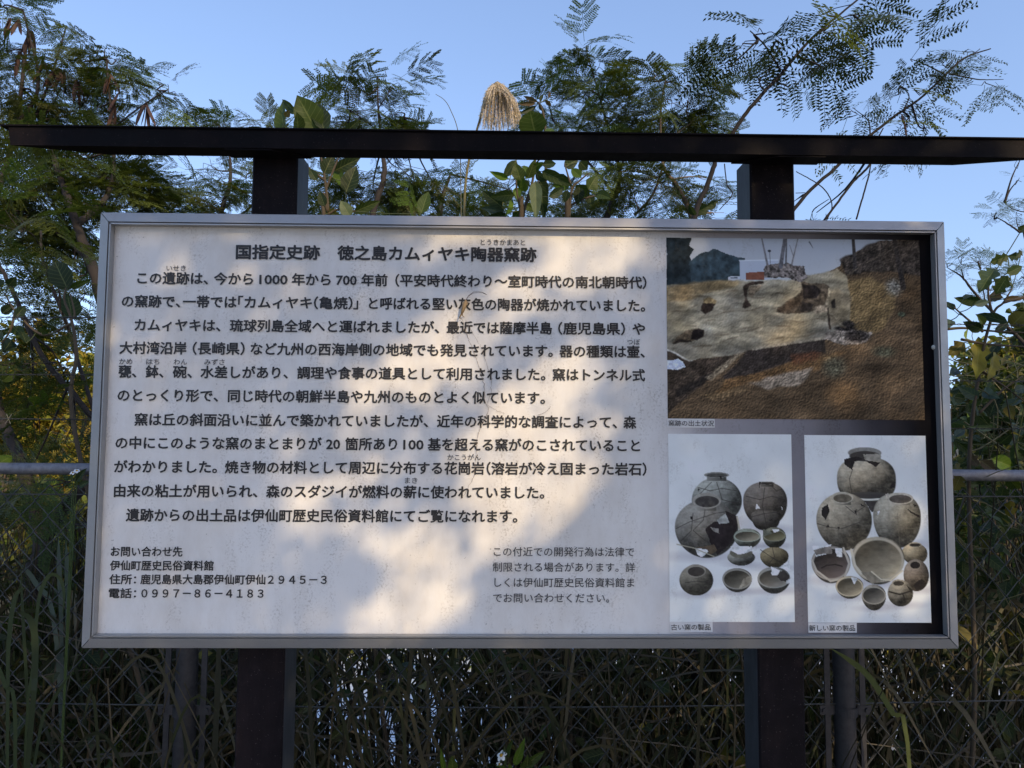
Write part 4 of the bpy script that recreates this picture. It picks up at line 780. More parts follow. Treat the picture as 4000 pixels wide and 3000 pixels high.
feather_tree('feathery_tree', 'thin half bare branch with torn feathery leaves right of the right post', (1.25, 1.5, 0),
  [[(2860, 2300, .95, .018), (2980, 1100, .95, .015), (3105, 815, .95, .0065), (3280, 640, .95, .0058), (3400, 530, .95, .0052), (3500, 450, .95, .0048), (3600, 380, .95, .004), (3700, 285, .95, .004), (3770, 225, .95, .003), (3870, 190, .95, .002)], [(3690, 290, .95, .003), (3610, 250, .95, .002), (3555, 230, .95, .0012)], [(3710, 288, .95, .003), (3820, 310, .95, .002), (3920, 310, .95, .001)], [(3530, 430, .95, .003), (3550, 370, .95, .0018), (3500, 320, .95, .001)], [(3400, 530, .95, .003), (3390, 470, .95, .002), (3330, 420, .95, .001)],
   [(3220, 860, .95, .004), (3325, 720, .95, .0042), (3400, 640, .95, .004), (3420, 560, .95, .003), (3450, 500, .95, .002)], [(3345, 857, .95, .003), (3390, 700, .95, .0028), (3402, 640, .95, .002)], [(3225, 870, .95, .002), (3250, 800, .95, .002), (3210, 730, .95, .002), (3110, 670, .95, .0015)], [(2830, 640, .95, .002), (2840, 720, .95, .002), (2860, 760, .95, .002), (2810, 820, .95, .0015)]],
  [(3330, 440, .95, 50, 30, 3), (3510, 370, .95, 45, 35, 3), (3590, 370, .95, 40, 15, 2), (3700, 265, .95, 30, 20, 3), (3800, 200, .95, 60, 20, 3), (3850, 330, .95, 60, 25, 3), (3540, 470, .95, 35, 30, 2), (3620, 500, .95, 30, 30, 2), (3560, 240, .95, 25, 15, 1), (3190, 830, 1.6, 60, 25, 3), (3110, 780, 1.2, 15, 30, 2)], 19, lib=FEATHER_THIN, col=DEEP, size=.85, more=1.2, barkc=(.011, .009, .009), group=None, pods=[(3520, 445, .95, 1, .075)])

# ------------------------------------------------------------------ broad leaved plants: leaf = (base, tip, width, kind, tint) in photograph pixels
TINT = {'g': (.036, .060, .009), 'd': (.016, .030, .010), 'l': (.085, .15, .014), 'p': (.10, .13, .07), 'y': (.30, .24, .03), 'o': (.13, .10, .025), 'b': (.075, .045, .028), 'c': (.055, .085, .075)}
def leafy(name, label, cat, base, Y, stems, leaves, seed, group=None, jit=.05):
    r = rng(seed); b3 = np.array(base, float); b3[2] = float(gz(b3[0], b3[1])) - .05; root = thing(name, tuple(b3), label, cat, group)
    m = MB(); N = []
    for k, st in enumerate(stems):
        P = [at(x, y, Y + (q[0] if q else 0)) for x, y, *q in st]
        if k == 0: P = [b3] + P
        S = spline(P, 8 * len(P)); N.append(S); m.tube(S, np.linspace(.0085 if k == 0 else .0045, .0022, len(S)), 6, (.065, .05, .03))
    N = np.vstack(N); lf = MB()
    for i, (a, b, w, kind, t) in enumerate(leaves):
        y0 = Y + r.normal(0, jit); A = at(*a, y0); B = at(*b, y0 + r.normal(0, jit * .7)); D = B - A; L = np.linalg.norm(D); wm = w / FPX * (y0 + 1.43)
        n = N[np.argmin(np.linalg.norm(N - A, axis=1))]
        if .004 < np.linalg.norm(n - A) < .25: m.tube(spline([n, (n + A) / 2 + np.array([0, 0, -.004]), A], 6), .0014, 4, (.07, .09, .03), caps=False)
        T = BROAD[kind][i % 3]; V = T[0] * np.array([wm / .95, L, L * .55]); view = nrm(CAM - A); tilt = nrm(view + r.normal(0, .22, 3)); X = nrm(np.cross(D, tilt)); Z = np.cross(X, nrm(D))
        W = V[:, :1] * X + V[:, 1:2] * nrm(D) + V[:, 2:] * Z + A
        c = np.array(TINT[t]) * r.uniform(.75, 1.3); C = np.broadcast_to(c, (len(W), 3)).copy()
        if t in 'yo': C *= (1 + .35 * np.sin(W[:, :1] * 90 + W[:, 2:] * 70 + i))
        lf.add(W, T[1], C, T[2])
    m.build('stem', M_BARK, root, True); o = lf.build('leaves', M_LEAF, root, True)
    return root
z7 = lambda x, y: (800 + x * .633, 300 + y * .633); z4 = lambda x, y: (1800 + x * .4219, 200 + y * .4219)
def LV(f, L): return [(f(*a), f(*b), w * k, kd, t) for (a, b, w, kd, t) in L for k in ((.633 if f is z7 else .4219 if f is z4 or f is zr else .5124 if f is zq else .3314),)]
zr = lambda x, y: (3700 + x * .4219, 600 + y * .4219); zq = lambda x, y: (3650 + x * .5124, 1050 + y * .5124); zl = lambda x, y: (x * .3314, 850 + y * .3314)
leafy('broad_leaved_shrub', 'broad leaved shrub rising above the beam over the left post', 'shrub', (-.35, .95, 0), .85,
  [[z7(760, 1100), z7(760, 830), z7(742, 640), z7(715, 480), z7(690, 330)], [z7(742, 640), z7(640, 560), z7(520, 420), z7(470, 330)], [z7(745, 700), z7(800, 560), z7(850, 440)], [z7(760, 850), z7(820, 820), z7(930, 830)]],
  LV(z7, [((485, 345), (470, 140), 105, 'ovate', 'g'), ((690, 335), (568, 110), 185, 'ovate', 'g'), ((575, 345), (572, 222), 105, 'ovate', 'g'), ((735, 330), (690, 150), 120, 'ovate', 'd'), ((570, 225), (470, 138), 60, 'ovate', 'g'), ((380, 345), (238, 318), 55, 'ovate', 'd'), ((865, 345), (952, 268), 60, 'ovate', 'd'), ((770, 350), (745, 298), 50, 'ovate', 'l'), ((500, 250), (520, 205), 40, 'ovate', 'o'),
    ((805, 555), (860, 692), 66, 'ovate', 'l'), ((870, 715), (935, 545), 110, 'ovate', 'd'), ((735, 600), (790, 480), 90, 'ovate', 'd'), ((800, 580), (960, 500), 80, 'ovate', 'd'), ((895, 860), (838, 762), 80, 'ovate', 'p'), ((920, 835), (1085, 765), 66, 'ovate', 'g'), ((1335, 845), (1380, 702), 82, 'ovate', 'g'), ((740, 800), (705, 700), 60, 'ovate', 'd'), ((840, 870), (720, 800), 60, 'lobed', 'y'), ((760, 850), (840, 850), 45, 'lobed', 'l'), ((690, 640), (640, 560), 55, 'ovate', 'd'), ((860, 640), (900, 720), 70, 'ovate', 'd'), ((760, 540), (700, 500), 60, 'ovate', 'd')]), 21)
leafy('broad_leaved_shrub', 'bright bushy broad leaved shrub between board and beam near the plume', 'shrub', (.05, .95, 0), .85,
  [[z4(560, 1900), z4(575, 1540), z4(600, 1420), z4(660, 1220), z4(690, 1010), z4(690, 760)], [z4(570, 1560), z4(520, 1300), z4(510, 1040)], [z4(600, 1420), z4(720, 1200)]],
  LV(z4, [((690, 775), (640, 555), 255, 'round', 'g'), ((800, 790), (850, 705), 90, 'ovate', 'l'), ((515, 1010), (390, 1180), 110, 'ovate', 'p'), ((555, 1200), (500, 1030), 125, 'ovate', 'g'), ((620, 1180), (690, 1000), 100, 'ovate', 'g'), ((690, 1120), (800, 1200), 100, 'ovate', 'd'), ((750, 1110), (1038, 1250), 110, 'ovate', 'g'), ((750, 1050), (890, 1040), 80, 'ovate', 'd'), ((730, 1200), (800, 1340), 110, 'ovate', 'd'), ((495, 1330), (275, 1350), 110, 'ovate', 'g'), ((385, 1445), (190, 1290), 120, 'ovate', 'd'),
    ((690, 1200), (700, 1560), 120, 'ovate', 'p'), ((735, 1230), (775, 1560), 115, 'ovate', 'd'), ((815, 1350), (965, 1260), 90, 'ovate', 'd'), ((455, 1340), (430, 1520), 95, 'ovate', 'l'), ((410, 1480), (180, 1450), 70, 'ovate', 'c'), ((560, 1120), (560, 1310), 95, 'ovate', 'l'), ((440, 1180), (265, 1115), 70, 'ovate', 'l'), ((590, 1420), (690, 1480), 80, 'ovate', 'g'), ((510, 1260), (540, 1400), 80, 'ovate', 'l'), ((600, 1300), (560, 1180), 80, 'ovate', 'l'), ((640, 1100), (760, 1030), 90, 'ovate', 'l'), ((430, 1520), (230, 1540), 90, 'ovate', 'd'), ((640, 1250), (520, 1200), 80, 'ovate', 'g'), ((540, 1480), (480, 1560), 80, 'ovate', 'g'), ((700, 1300), (620, 1380), 80, 'ovate', 'd'), ((590, 1060), (610, 1180), 70, 'ovate', 'l')]), 22)
leafy('broad_leaved_shrub', 'darker broad leaved shrub between the bright shrub and the right post', 'shrub', (.2, 1.0, 0), .9,
  [[z4(980, 1900), z4(1000, 1540), z4(1030, 1280), z4(1100, 1200), z4(1185, 1130)], [z4(1030, 1280), z4(960, 1040)], [z4(1010, 1430), z4(1160, 1360), z4(1290, 1330)]],
  LV(z4, [((960, 1070), (1090, 1000), 110, 'ovate', 'd'), ((1100, 1020), (1175, 1100), 110, 'ovate', 'd'), ((1070, 1240), (1190, 1370), 150, 'ovate', 'g'), ((1100, 1260), (1080, 1420), 110, 'ovate', 'd'), ((1180, 1280), (1260, 1150), 130, 'ovate', 'g'), ((1260, 1320), (1390, 1360), 100, 'ovate', 'g'), ((1190, 1330), (1210, 1440), 90, 'ovate', 'd'), ((1000, 1210), (830, 1150), 110, 'ovate', 'g'), ((1010, 1240), (850, 1250), 90, 'ovate', 'l'), ((990, 1290), (960, 1400), 80, 'ovate', 'd'), ((1110, 1170), (1020, 1080), 90, 'ovate', 'l'), ((2150, 1510), (2400, 1380), 90, 'lobed', 'd'), ((2170, 1520), (2110, 1420), 70, 'ovate', 'd')]), 23)
leafy('lance_leaved_sprig', 'small sprig of dark narrow leaves right beside the grass plume', 'plant', (.12, 1.25, 0), 1.2,
  [[z4(760, 2200), z4(790, 1000), z4(770, 620), z4(735, 500), z4(715, 470)]], LV(z4, [((715, 470), (575, 415), 42, 'lance', 'b'), ((690, 485), (530, 490), 42, 'lance', 'b'), ((700, 505), (525, 585), 46, 'lance', 'd'), ((735, 470), (760, 390), 36, 'lance', 'd'), ((780, 445), (840, 515), 40, 'lance', 'b'), ((810, 440), (825, 365), 30, 'lance', 'b'), ((720, 480), (790, 580), 40, 'lance', 'd')]), 24)
leafy('round_leaved_climber', 'climber with large dark round leaves on the barbed wire left of the board', 'climbing plant', (-.9, .8, 0), .70,
  [[zl(980, 3000), zl(900, 1600), zl(840, 1200), zl(760, 980), zl(775, 830)], [zl(840, 1200), zl(880, 1140), zl(830, 900)], [zl(840, 1250), zl(500, 1380), zl(180, 1100), zl(60, 900)], [zl(180, 1120), zl(120, 1330), zl(20, 1480)]],
  LV(zl, [((800, 850), (640, 515), 250, 'round', 'd'), ((850, 1190), (800, 900), 240, 'round', 'd'), ((830, 830), (1060, 740), 80, 'ovate', 'g'), ((100, 800), (190, 700), 110, 'ovate', 'd'), ((20, 1130), (140, 1040), 110, 'round', 'd'), ((170, 1180), (310, 1030), 110, 'ovate', 'd'), ((150, 1280), (300, 1440), 130, 'ovate', 'g'), ((310, 1480), (250, 1330), 100, 'ovate', 'd'), ((40, 1580), (150, 1430), 150, 'round', 'd'), ((0, 800), (-60, 700), 120, 'ovate', 'd'), ((20, 1330), (-60, 1440), 100, 'ovate', 'c'), ((560, 1370), (470, 1290), 80, 'lobed', 'g'), ((30, 1930), (190, 1800), 110, 'ovate', 'g'), ((-20, 2900), (150, 2800), 140, 'ovate', 'l')]), 25)
leafy('yellowing_vine', 'vine with torn green and yellow leaves on the wires right of the board', 'climbing plant', (1.35, .75, 0), .66,
  [[zr(250, 5200), zr(200, 3000), zr(300, 2000), zr(420, 1500), zr(520, 1380), zr(600, 1250)], [zr(0, 1625), zr(150, 1615), zr(330, 1635), zr(520, 1650), zr(760, 1660)], [zr(130, 1720), zr(330, 1760), zr(500, 1775), zr(760, 1790)], [zr(420, 1500), zr(380, 1300), zr(400, 1150)], [zr(330, 1650), zr(150, 1500), zr(60, 1420)], [zr(300, 2000), zr(520, 2150), zr(720, 2300)], [zr(520, 1380), zr(700, 1330), zr(780, 1320)], [zr(300, 2400), zr(500, 2200), zr(700, 2060)]],
  LV(zr, [((440, 1070), (305, 1260), 150, 'lobed', 'g'), ((400, 1010), (575, 945), 105, 'lobed', 'g'), ((560, 945), (690, 960), 80, 'lobed', 'd'), ((550, 1110), (705, 1040), 95, 'ovate', 'g'), ((560, 1130), (450, 1300), 140, 'lobed', 'g'), ((300, 1370), (70, 1340), 105, 'ovate', 'd'), ((60, 1450), (-40, 1360), 100, 'ovate', 'd'), ((250, 1400), (400, 1365), 70, 'ovate', 'c'), ((380, 1330), (510, 1330), 110, 'lobed', 'b'), ((560, 1560), (260, 1480), 95, 'ovate', 'd'), ((330, 1630), (150, 1560), 110, 'ovate', 'd'), ((340, 1600), (280, 1490), 90, 'ovate', 'g'), ((440, 1650), (580, 1550), 75, 'ovate', 'd'), ((590, 1600), (720, 1470), 150, 'round', 'o'), ((690, 900), (640, 960), 60, 'lobed', 'd'), ((520, 1350), (720, 1340), 60, 'ovate', 'b'), ((40, 1540), (-20, 1620), 90, 'ovate', 'c'), ((150, 1350), (260, 1300), 70, 'ovate', 'd'), ((150, 1560), (240, 1590), 60, 'ovate', 'd'), ((680, 720), (720, 660), 70, 'ovate', 'd')])
  + LV(zq, [((335, 520), (330, 835), 120, 'lobed', 'y'), ((470, 640), (415, 840), 90, 'lobed', 'y'), ((500, 560), (365, 720), 60, 'ovate', 'd'), ((340, 985), (175, 895), 85, 'ovate', 'c'), ((370, 930), (490, 985), 85, 'ovate', 'c'), ((610, 930), (700, 900), 70, 'ovate', 'c'), ((230, 560), (110, 660), 100, 'lobed', 'o'), ((150, 1300), (300, 1420), 75, 'ovate', 'd'), ((440, 1215), (260, 1205), 46, 'lance', 'p'), ((440, 1450), (620, 1520), 120, 'ovate', 'l'), ((350, 1460), (480, 1555), 80, 'ovate', 'b'), ((120, 810), (190, 760), 70, 'ovate', 'd'), ((560, 1040), (600, 1150), 80, 'ovate', 'o'), ((150, 1500), (210, 1560), 90, 'lobed', 'o'), ((150, 1280), (240, 1220), 60, 'ovate', 'c'), ((330, 1120), (420, 1200), 90, 'ovate', 'd'), ((200, 1580), (150, 1690), 100, 'lobed', 'o'), ((560, 1580), (640, 1690), 90, 'round', 'g'), ((240, 1640), (340, 1650), 46, 'lance', 'p'), ((150, 980), (240, 1000), 80, 'ovate', 'd'), ((500, 1330), (590, 1260), 80, 'ovate', 'd'), ((620, 1380), (700, 1450), 80, 'ovate', 'd'), ((260, 1420), (330, 1500), 80, 'lobed', 'b')]), 26)
def fuzz_bush(name, label, px, py, Y, rx, ry, n, seed, col, group=None, lib=LOW, size=.05, cat='bush', stemx=0):
    r = rng(seed); C = at(px, py, Y); dep = Y + 1.43; ax, az = rx * dep / FPX, ry * dep / FPX; gx_ = C[0] + stemx; gz_ = float(gz(gx_, Y)); root = thing(name, (gx_, Y, gz_), label, cat, group)
    m = MB(); tips = []
    for q in range(9):
        t = C + np.array([r.normal(0, .5) * ax, r.normal(0, .4) * ax, r.uniform(-.4, .8) * az]); S = spline([(gx_ + r.normal(0, .05), Y, gz_ - .05), (gx_ + (t[0] - gx_) * .4, Y, gz_ + (t[2] - gz_) * .5), t], 10); m.tube(S, np.linspace(.016, .004, len(S)), 5, (.08, .06, .04)); tips.append(S[4:])
    tips = np.vstack(tips); m.build('trunk', M_BARK, root, True)
    k_ = 26; cl = C + nrm(r.normal(0, 1, (k_, 3))) * np.array([ax, ax * .9, az]) * r.uniform(.25, .95, (k_, 1)); cid = r.integers(0, k_, n)
    P = cl[cid] + r.normal(0, .16, (n, 3)) * np.array([ax, ax, az]); P[:, 2] = np.maximum(P[:, 2], gz(P[:, 0], P[:, 1]) + .02)
    D = r.normal(0, 1, (n, 3)); D[:, 2] -= .3; cc = col * r.uniform(.6, 1.45, (n, 1)) * (1 + r.normal(0, .12, (n, 3))); lf = MB(); w = r.integers(0, len(lib), n); R = frames(D, np.array([0, 0, 1.]) + r.normal(0, .3, (n, 3)), r.normal(0, .6, n)); sz = size * r.uniform(.6, 1.3, n)
    for q in range(len(lib)):
        s = w == q; T = lib[q]; T = (T[0] * np.array([.5, 1, .7]) if lib is LOW else T[0],) + T[1:]; lf.inst(T, R[s], P[s], sz[s], cc[s])
    lf.build('crown', M_LEAFLET, root); return root
# ------------------------------------------------------------------ grass plume, tall grasses, reeds, flowers
r = rng(77)
PY = .80
b = at(1812, 840, PY); b3 = (b[0] - .02, PY, 0)
pl_ = thing('plumed_grass', b3, 'tan feathery grass plume nodding above the middle of the beam', 'grass')
S = spline([b3, at(1800, 1500, PY), at(1812, 850, PY), at(1826, 660, PY), at(1862, 510, PY), at(1890, 425, PY), at(1925, 345, PY), at(1948, 322, PY)], 50)
m = MB(); m.tube(S, np.linspace(.0055, .0022, len(S)), 7, np.linspace((.16, .15, .05), (.10, .07, .05), len(S))); m.build('stalk', M_COL, pl_, True)
m = MB(); A0 = at(1930, 350, PY); k_ = 1 / FPX * (PY + 1.43)
for q in range(170):
    s0 = S[int(r.uniform(.80, 1.0) * (len(S) - 1))] + r.normal(0, .003, 3); ex = r.uniform(-72, 92); ln = r.uniform(.72, 1.05) * (1 - abs(ex) / 420)
    top = np.array([s0[0], s0[1], s0[2]]); x1 = 1945 + ex; P = []
    e = at(x1, 330 + 185 * ln, PY + r.normal(0, .035)); mid = at(1945 + ex * .75, 345 + r.uniform(0, 30) + abs(ex) * .45, PY + r.normal(0, .03))
    P = spline([top, mid * .55 + top * .45 + np.array([0, 0, .012]), mid, mid * .4 + e * .6, e], 20)
    c = np.array((.74, .63, .52)) * r.uniform(.65, 1.12); m.tube(P, np.linspace(.0015, .0008, len(P)), 4, c * 1.05, caps=False)
    for j in range(2, len(P)):
        for _ in range(3):
            d = nrm(nrm(P[j] - P[j - 1]) * 1.0 + r.normal(0, .46, 3)) * r.uniform(.006, .012); a = P[j] + (P[j] - P[j - 1]) * r.random(); sd = nrm(np.cross(d, r.normal(0, 1, 3)))
            m.ribbon(np.array([a, a + d * .5, a + d]), (.0005, .0013, .0003), sd, c * r.uniform(.8, 1.35))
m.build('plume', M_BLADE, pl_)
bl = MB()
for (P, w) in (([(1800, 1400), (1812, 860), (1816, 760), (1822, 640)], .006), ([(1960, 1000), (1945, 880), (2010, 640), (2045, 580)], .004)):
    Q = spline([at(x, y, PY + .03) for x, y in P], 14); bl.ribbon(Q, np.linspace(w, .001, len(Q)), (1, 0, 0), (.16, .16, .04))
bl.build('blade', M_BLADE, pl_)
th_ = thing('thin_grass_stem', (at(1790, 2900, .9)[0], .9, 0), 'single hair thin bent grass stem above the beam left of the plume', 'grass')
m = MB(); m.tube(spline([(at(1790, 2900, .9)[0], .9, 0), at(1800, 1500, .9), at(1800, 700, .9), at(1790, 520, .9), at(1760, 430, .9), at(1735, 390, .9), at(1702, 368, .9)], 40), np.linspace(.002, .0007, 43)[:len(spline([(0,0,0)]*7, 40))], 4, (.12, .12, .07)); m.build('stem', M_COL, th_)

def blade(mb, P, w, col, side=None, fold=.0):
    Q = spline(P, 16); n = len(Q); ww = w * np.minimum(1, np.linspace(.55, 1.4, n)) * np.minimum(1, (1 - np.linspace(0, 1, n)) * 4 + .04)
    T = nrm(np.gradient(Q, axis=0)); sd = nrm(np.cross(T, (0, 1, .2))) if side is None else side; mb.ribbon(Q, ww, sd, col)
def grass_clump(name, label, cat, px, py, Y, arcs, seed, col):
    r = rng(seed); p0 = at(px, py, Y); z0 = float(gz(p0[0], Y)); g_ = thing(name, (p0[0], Y, z0), label, cat)
    for (a, w, kx) in arcs:
        m = MB(); P = [(p0[0] + r.normal(0, .03), Y + r.normal(0, .02), z0)] + [at(x, y, Y + kx) for x, y in a]; blade(m, P, w, np.array(col) * r.uniform(.75, 1.3)); m.build('blade', M_BLADE, g_)
    return g_
grass_clump('tall_grass', 'tall green strap leaved grass in front of the fence at the bottom left', 'grass', 90, 3050, .40,
  [([(30, 2750), (35, 2500), (60, 2330), (110, 2290)], .012, 0), ([(120, 2850), (135, 2650), (135, 2480), (110, 2410), (60, 2390)], .018, -.05), ([(100, 2900), (130, 2600), (150, 2350), (190, 2250), (235, 2260), (250, 2330), (240, 2420)], .010, .02), ([(60, 2850), (20, 2680), (-20, 2560)], .012, 0), ([(110, 2980), (105, 2700), (90, 2420), (80, 2200)], .009, .05), ([(140, 2950), (200, 2750), (300, 2600)], .009, 0)], 31, (.032, .046, .017))
grass_clump('strap_grass', 'blue green strap leaves with cut tips behind the fence left of the board', 'grass', 240, 2900, .85, [([(240, 2500), (232, 2250), (228, 2090)], .016, 0), ([(262, 2500), (262, 2250), (258, 2110)], .016, .03), ([(220, 2500), (140, 2280), (55, 2180)], .018, .02)], 32, (.075, .10, .09))
grass_clump('long_grass_blade', 'long olive grass blade leaning in front of the right fence post', 'grass', 3560, 3050, .50, [([(3545, 2900), (3490, 2790), (3400, 2650), (3320, 2580), (3240, 2530)], .016, 0)], 33, (.08, .095, .028))
grass_clump('arching_grass', 'pale arching dry grass blades behind the fence right of the board', 'grass', 3640, 2900, .95, [([(3830, 2600), (3850, 2450), (3880, 2340), (3930, 2310), (3990, 2300)], .012, 0), ([(3880, 2620), (3890, 2450), (3920, 2370), (3960, 2340)], .014, .02), ([(3600, 2750), (3620, 2660), (3680, 2590), (3720, 2580)], .012, .03), ([(3830, 2500), (3780, 2400), (3770, 2250)], .007, .03)], 34, (.17, .15, .10))
grass_clump('arching_grass', 'arching grey green grass blades under the middle of the board', 'grass', 2330, 3050, .95, [([(2380, 2850), (2250, 2700), (2300, 2670), (2400, 2660), (2480, 2690)], .010, 0), ([(1640, 2750), (1700, 2640), (1780, 2560), (1850, 2550)], .010, .05), ([(1690, 2700), (1740, 2600), (1800, 2555), (1900, 2560)], .010, .1), ([(2420, 2800), (2480, 2600), (2560, 2560)], .010, .06), ([(3180, 2850), (3190, 2700), (3150, 2600)], .010, 0)], 35, (.10, .11, .075))
def daisy(name, label, px, py, Y, heads, leaves, seed):
    r = rng(seed); p0 = at(px, py, Y); z0 = float(gz(p0[0], Y)); f = thing(name, (p0[0], Y, z0), label, 'flower')
    m = MB()
    for (hx, hy, rad) in heads: m.tube(spline([(p0[0], Y, z0), at(px + (hx - px) * .4, (py + hy) / 2, Y), at(hx, hy, Y)], 10), .0013, 5, (.05, .08, .02))
    m.build('stem', M_COL, f)
    for (hx, hy, rad) in heads:
        c = at(hx, hy, Y); m = MB(); tilt = nrm(np.array([r.normal(0, .4), -.55, .8])); X = nrm(np.cross(tilt, (1, 0, .1))); Z = np.cross(X, tilt); R = rad / FPX * (Y + 1.43)
        for q in range(5):
            a = q * 2 * math.pi / 5 + .2; d = X * math.cos(a) + Z * math.sin(a); sd = np.cross(d, tilt); P = np.array([c + d * R * t - tilt * R * .25 * t * t for t in np.linspace(.15, 1, 5)]); m.ribbon(P, R * np.array([.3, .62, .72, .62, .25]), sd, (.75, .75, .70))
        m.build('petals', M_COL, f)
        m = MB(); m.tube([c - tilt * R * .1, c + tilt * R * .12, c + tilt * R * .25], [R * .34, R * .3, R * .12], 8, (.42, .24, .02)); m.build('flower_centre', M_COL, f)
    lf = MB()
    for i, (a, b_, w, t) in enumerate(leaves):
        A = at(*a, Y); B = at(*b_, Y - .02); D = B - A; L = np.linalg.norm(D); T = BROAD['ovate'][i % 3]; V = T[0] * np.array([w / FPX * (Y + 1.4), L, L * .5]); tl = nrm(nrm(CAM - A) + r.normal(0, .35, 3)); X = nrm(np.cross(D, tl)); Z = np.cross(X, nrm(D))
        lf.add(V[:, :1] * X + V[:, 1:2] * nrm(D) + V[:, 2:] * Z + A, T[1], np.array(TINT[t]) * r.uniform(.8, 1.2), T[2])
    lf.build('leaves', M_LEAF, f, True); return f
daisy('wild_daisy', 'white wild daisy with fresh green leaves at the bottom middle', 1990, 3080, .45, [(1958, 2950, 22), (1950, 2985, 12)],
  [((2010, 2990), (2050, 2885), 34, 'l'), ((2030, 3000), (2130, 2935), 40, 'g'), ((1985, 2960), (2000, 2890), 30, 'g'), ((1990, 3010), (1935, 2990), 24, 'l'), ((2060, 3010), (2060, 2950), 36, 'g'), ((1735, 3010), (1722, 2925), 20, 'l'), ((2000, 3030), (1990, 2985), 30, 'l'), ((1770, 3010), (1765, 2955), 40, 'g'), ((2090, 3040), (2150, 2990), 40, 'g')], 41)
daisy('wild_daisy', 'small white wild daisy in the dark grass right of the right fence post', 3500, 3080, .8, [(3490, 2915, 16)], [((3500, 3000), (3450, 2960), 26, 'd'), ((3505, 3000), (3560, 2960), 26, 'd')], 42)
daisy('wild_daisy', 'tiny white flowers on the fence rail left of the board', 270, 2300, .58, [(285, 1845, 12), (300, 1838, 12), (315, 1842, 10)], [((300, 1880), (335, 1830), 30, 'd'), ((310, 1900), (350, 1880), 30, 'd')], 43)

# thicket of reeds, dead stems and weeds behind the fence
r = rng(88); m = MB()
def dens(px, py):
    d = 1.0
    if 1150 < px < 1900 and py > 2720: d = .30
    if 3380 < px < 3620 and py < 2800: d = .30
    return d
n = 0
while n < 2000:
    px = r.uniform(-200, 4300) if n < 1150 else r.choice((r.uniform(-1900, -200), r.uniform(4300, 6000))); Y = r.uniform(.8, 2.2); p0 = at(px, 2750, Y)
    if r.random() > (dens(px, 2800) if r.random() < .8 else 1): continue
    n += 1; x, z0 = p0[0], float(gz(p0[0], Y)) - .05; h = r.uniform(.7, 1.75) - (z0 if z0 < 0 else 0) * 1.0; lean = r.normal(0, .18, 2) * h
    top = min(z0 + h, 1.72 if 3600 < px < 4400 else 1.22)
    P = spline([(x, Y, z0), (x + lean[0] * .4 + r.normal(0, .02), Y + lean[1] * .4, z0 + (top - z0) * .5), (x + lean[0], Y + lean[1], top)], 8)
    c = np.array((.062, .045, .026)) * r.uniform(.3, 1.6) if r.random() < .82 else np.array((.036, .042, .016)) * r.uniform(.5, 1.4)
    m.tube(P, np.linspace(r.uniform(.003, .0075), .002, len(P)), 4, c, caps=False)
for q in range(1700):
    px = r.uniform(-200, 4300); Y = r.uniform(.72, 2.1); p0 = at(px, 2750, Y); z0 = float(gz(p0[0], Y))
    if r.random() > dens(px, 2800) + .1: continue
    x = p0[0]; L = r.uniform(.4, 1.1); a = r.uniform(0, 6.28); hz = r.uniform(.1, 1.0) + max(0, -z0) * r.random(); e = np.array([math.cos(a), math.sin(a) * .5, 0]) * L * .6
    P = [np.array([x, Y, z0 + hz * .2]), np.array([x, Y, z0 + hz]) + e * .3, np.array([x, Y, z0 + hz + L * .12]) + e * .75, np.array([x, Y, z0 + hz - L * .2]) + e * 1.25]
    if max(p_[2] for p_ in P) > (1.6 if px > 3600 else 1.2): continue
    c = (np.array((.027, .031, .012)) if r.random() < .5 else np.array((.085, .066, .038))) * r.uniform(.5, 1.5); blade(m, P, r.uniform(.006, .016), c)
for q in range(760):
    px = r.uniform(-100, 4200); Y = r.uniform(.66, 1.9); A = at(px, r.uniform(2450, 3050), Y); d = r.normal(0, 1, 3) * np.array([.34, .12, .26]); B = A + d
    m.tube(spline([A, (A + B) / 2 + r.normal(0, .03, 3), B], 6), r.uniform(.0012, .004), 3, np.array((.09, .07, .05)) * r.uniform(.4, 1.5), caps=False)
for q in range(120):                                         # stems and blades that lean on the front of the mesh
    px = r.uniform(350, 3150); Y = r.uniform(.46, .60); x = at(px, 2750, Y)[0]; h = r.uniform(.5, 1.12); le = r.normal(0, .22, 2) * h * np.array([1, .12])
    P = [np.array([x, Y, 0]), np.array([x + le[0] * .3, Y + le[1] * .3, h * .55]), np.array([x + le[0], Y + le[1], h])]
    if r.random() < .5: m.tube(spline(P, 8), r.uniform(.001, .003), 3, np.array((.07, .052, .03)) * r.uniform(.3, 1.4), caps=False)
    else: blade(m, P + [np.array([x + le[0] * 1.7, Y + le[1], h * .9])], r.uniform(.005, .011), (np.array((.028, .029, .012)) if r.random() < .5 else np.array((.06, .047, .028))) * r.uniform(.3, 1.5))
tag(m.build('reed_thicket', M_BLADE), 'thicket of dry reeds and grass stems behind the fence', 'reeds', kind='stuff')
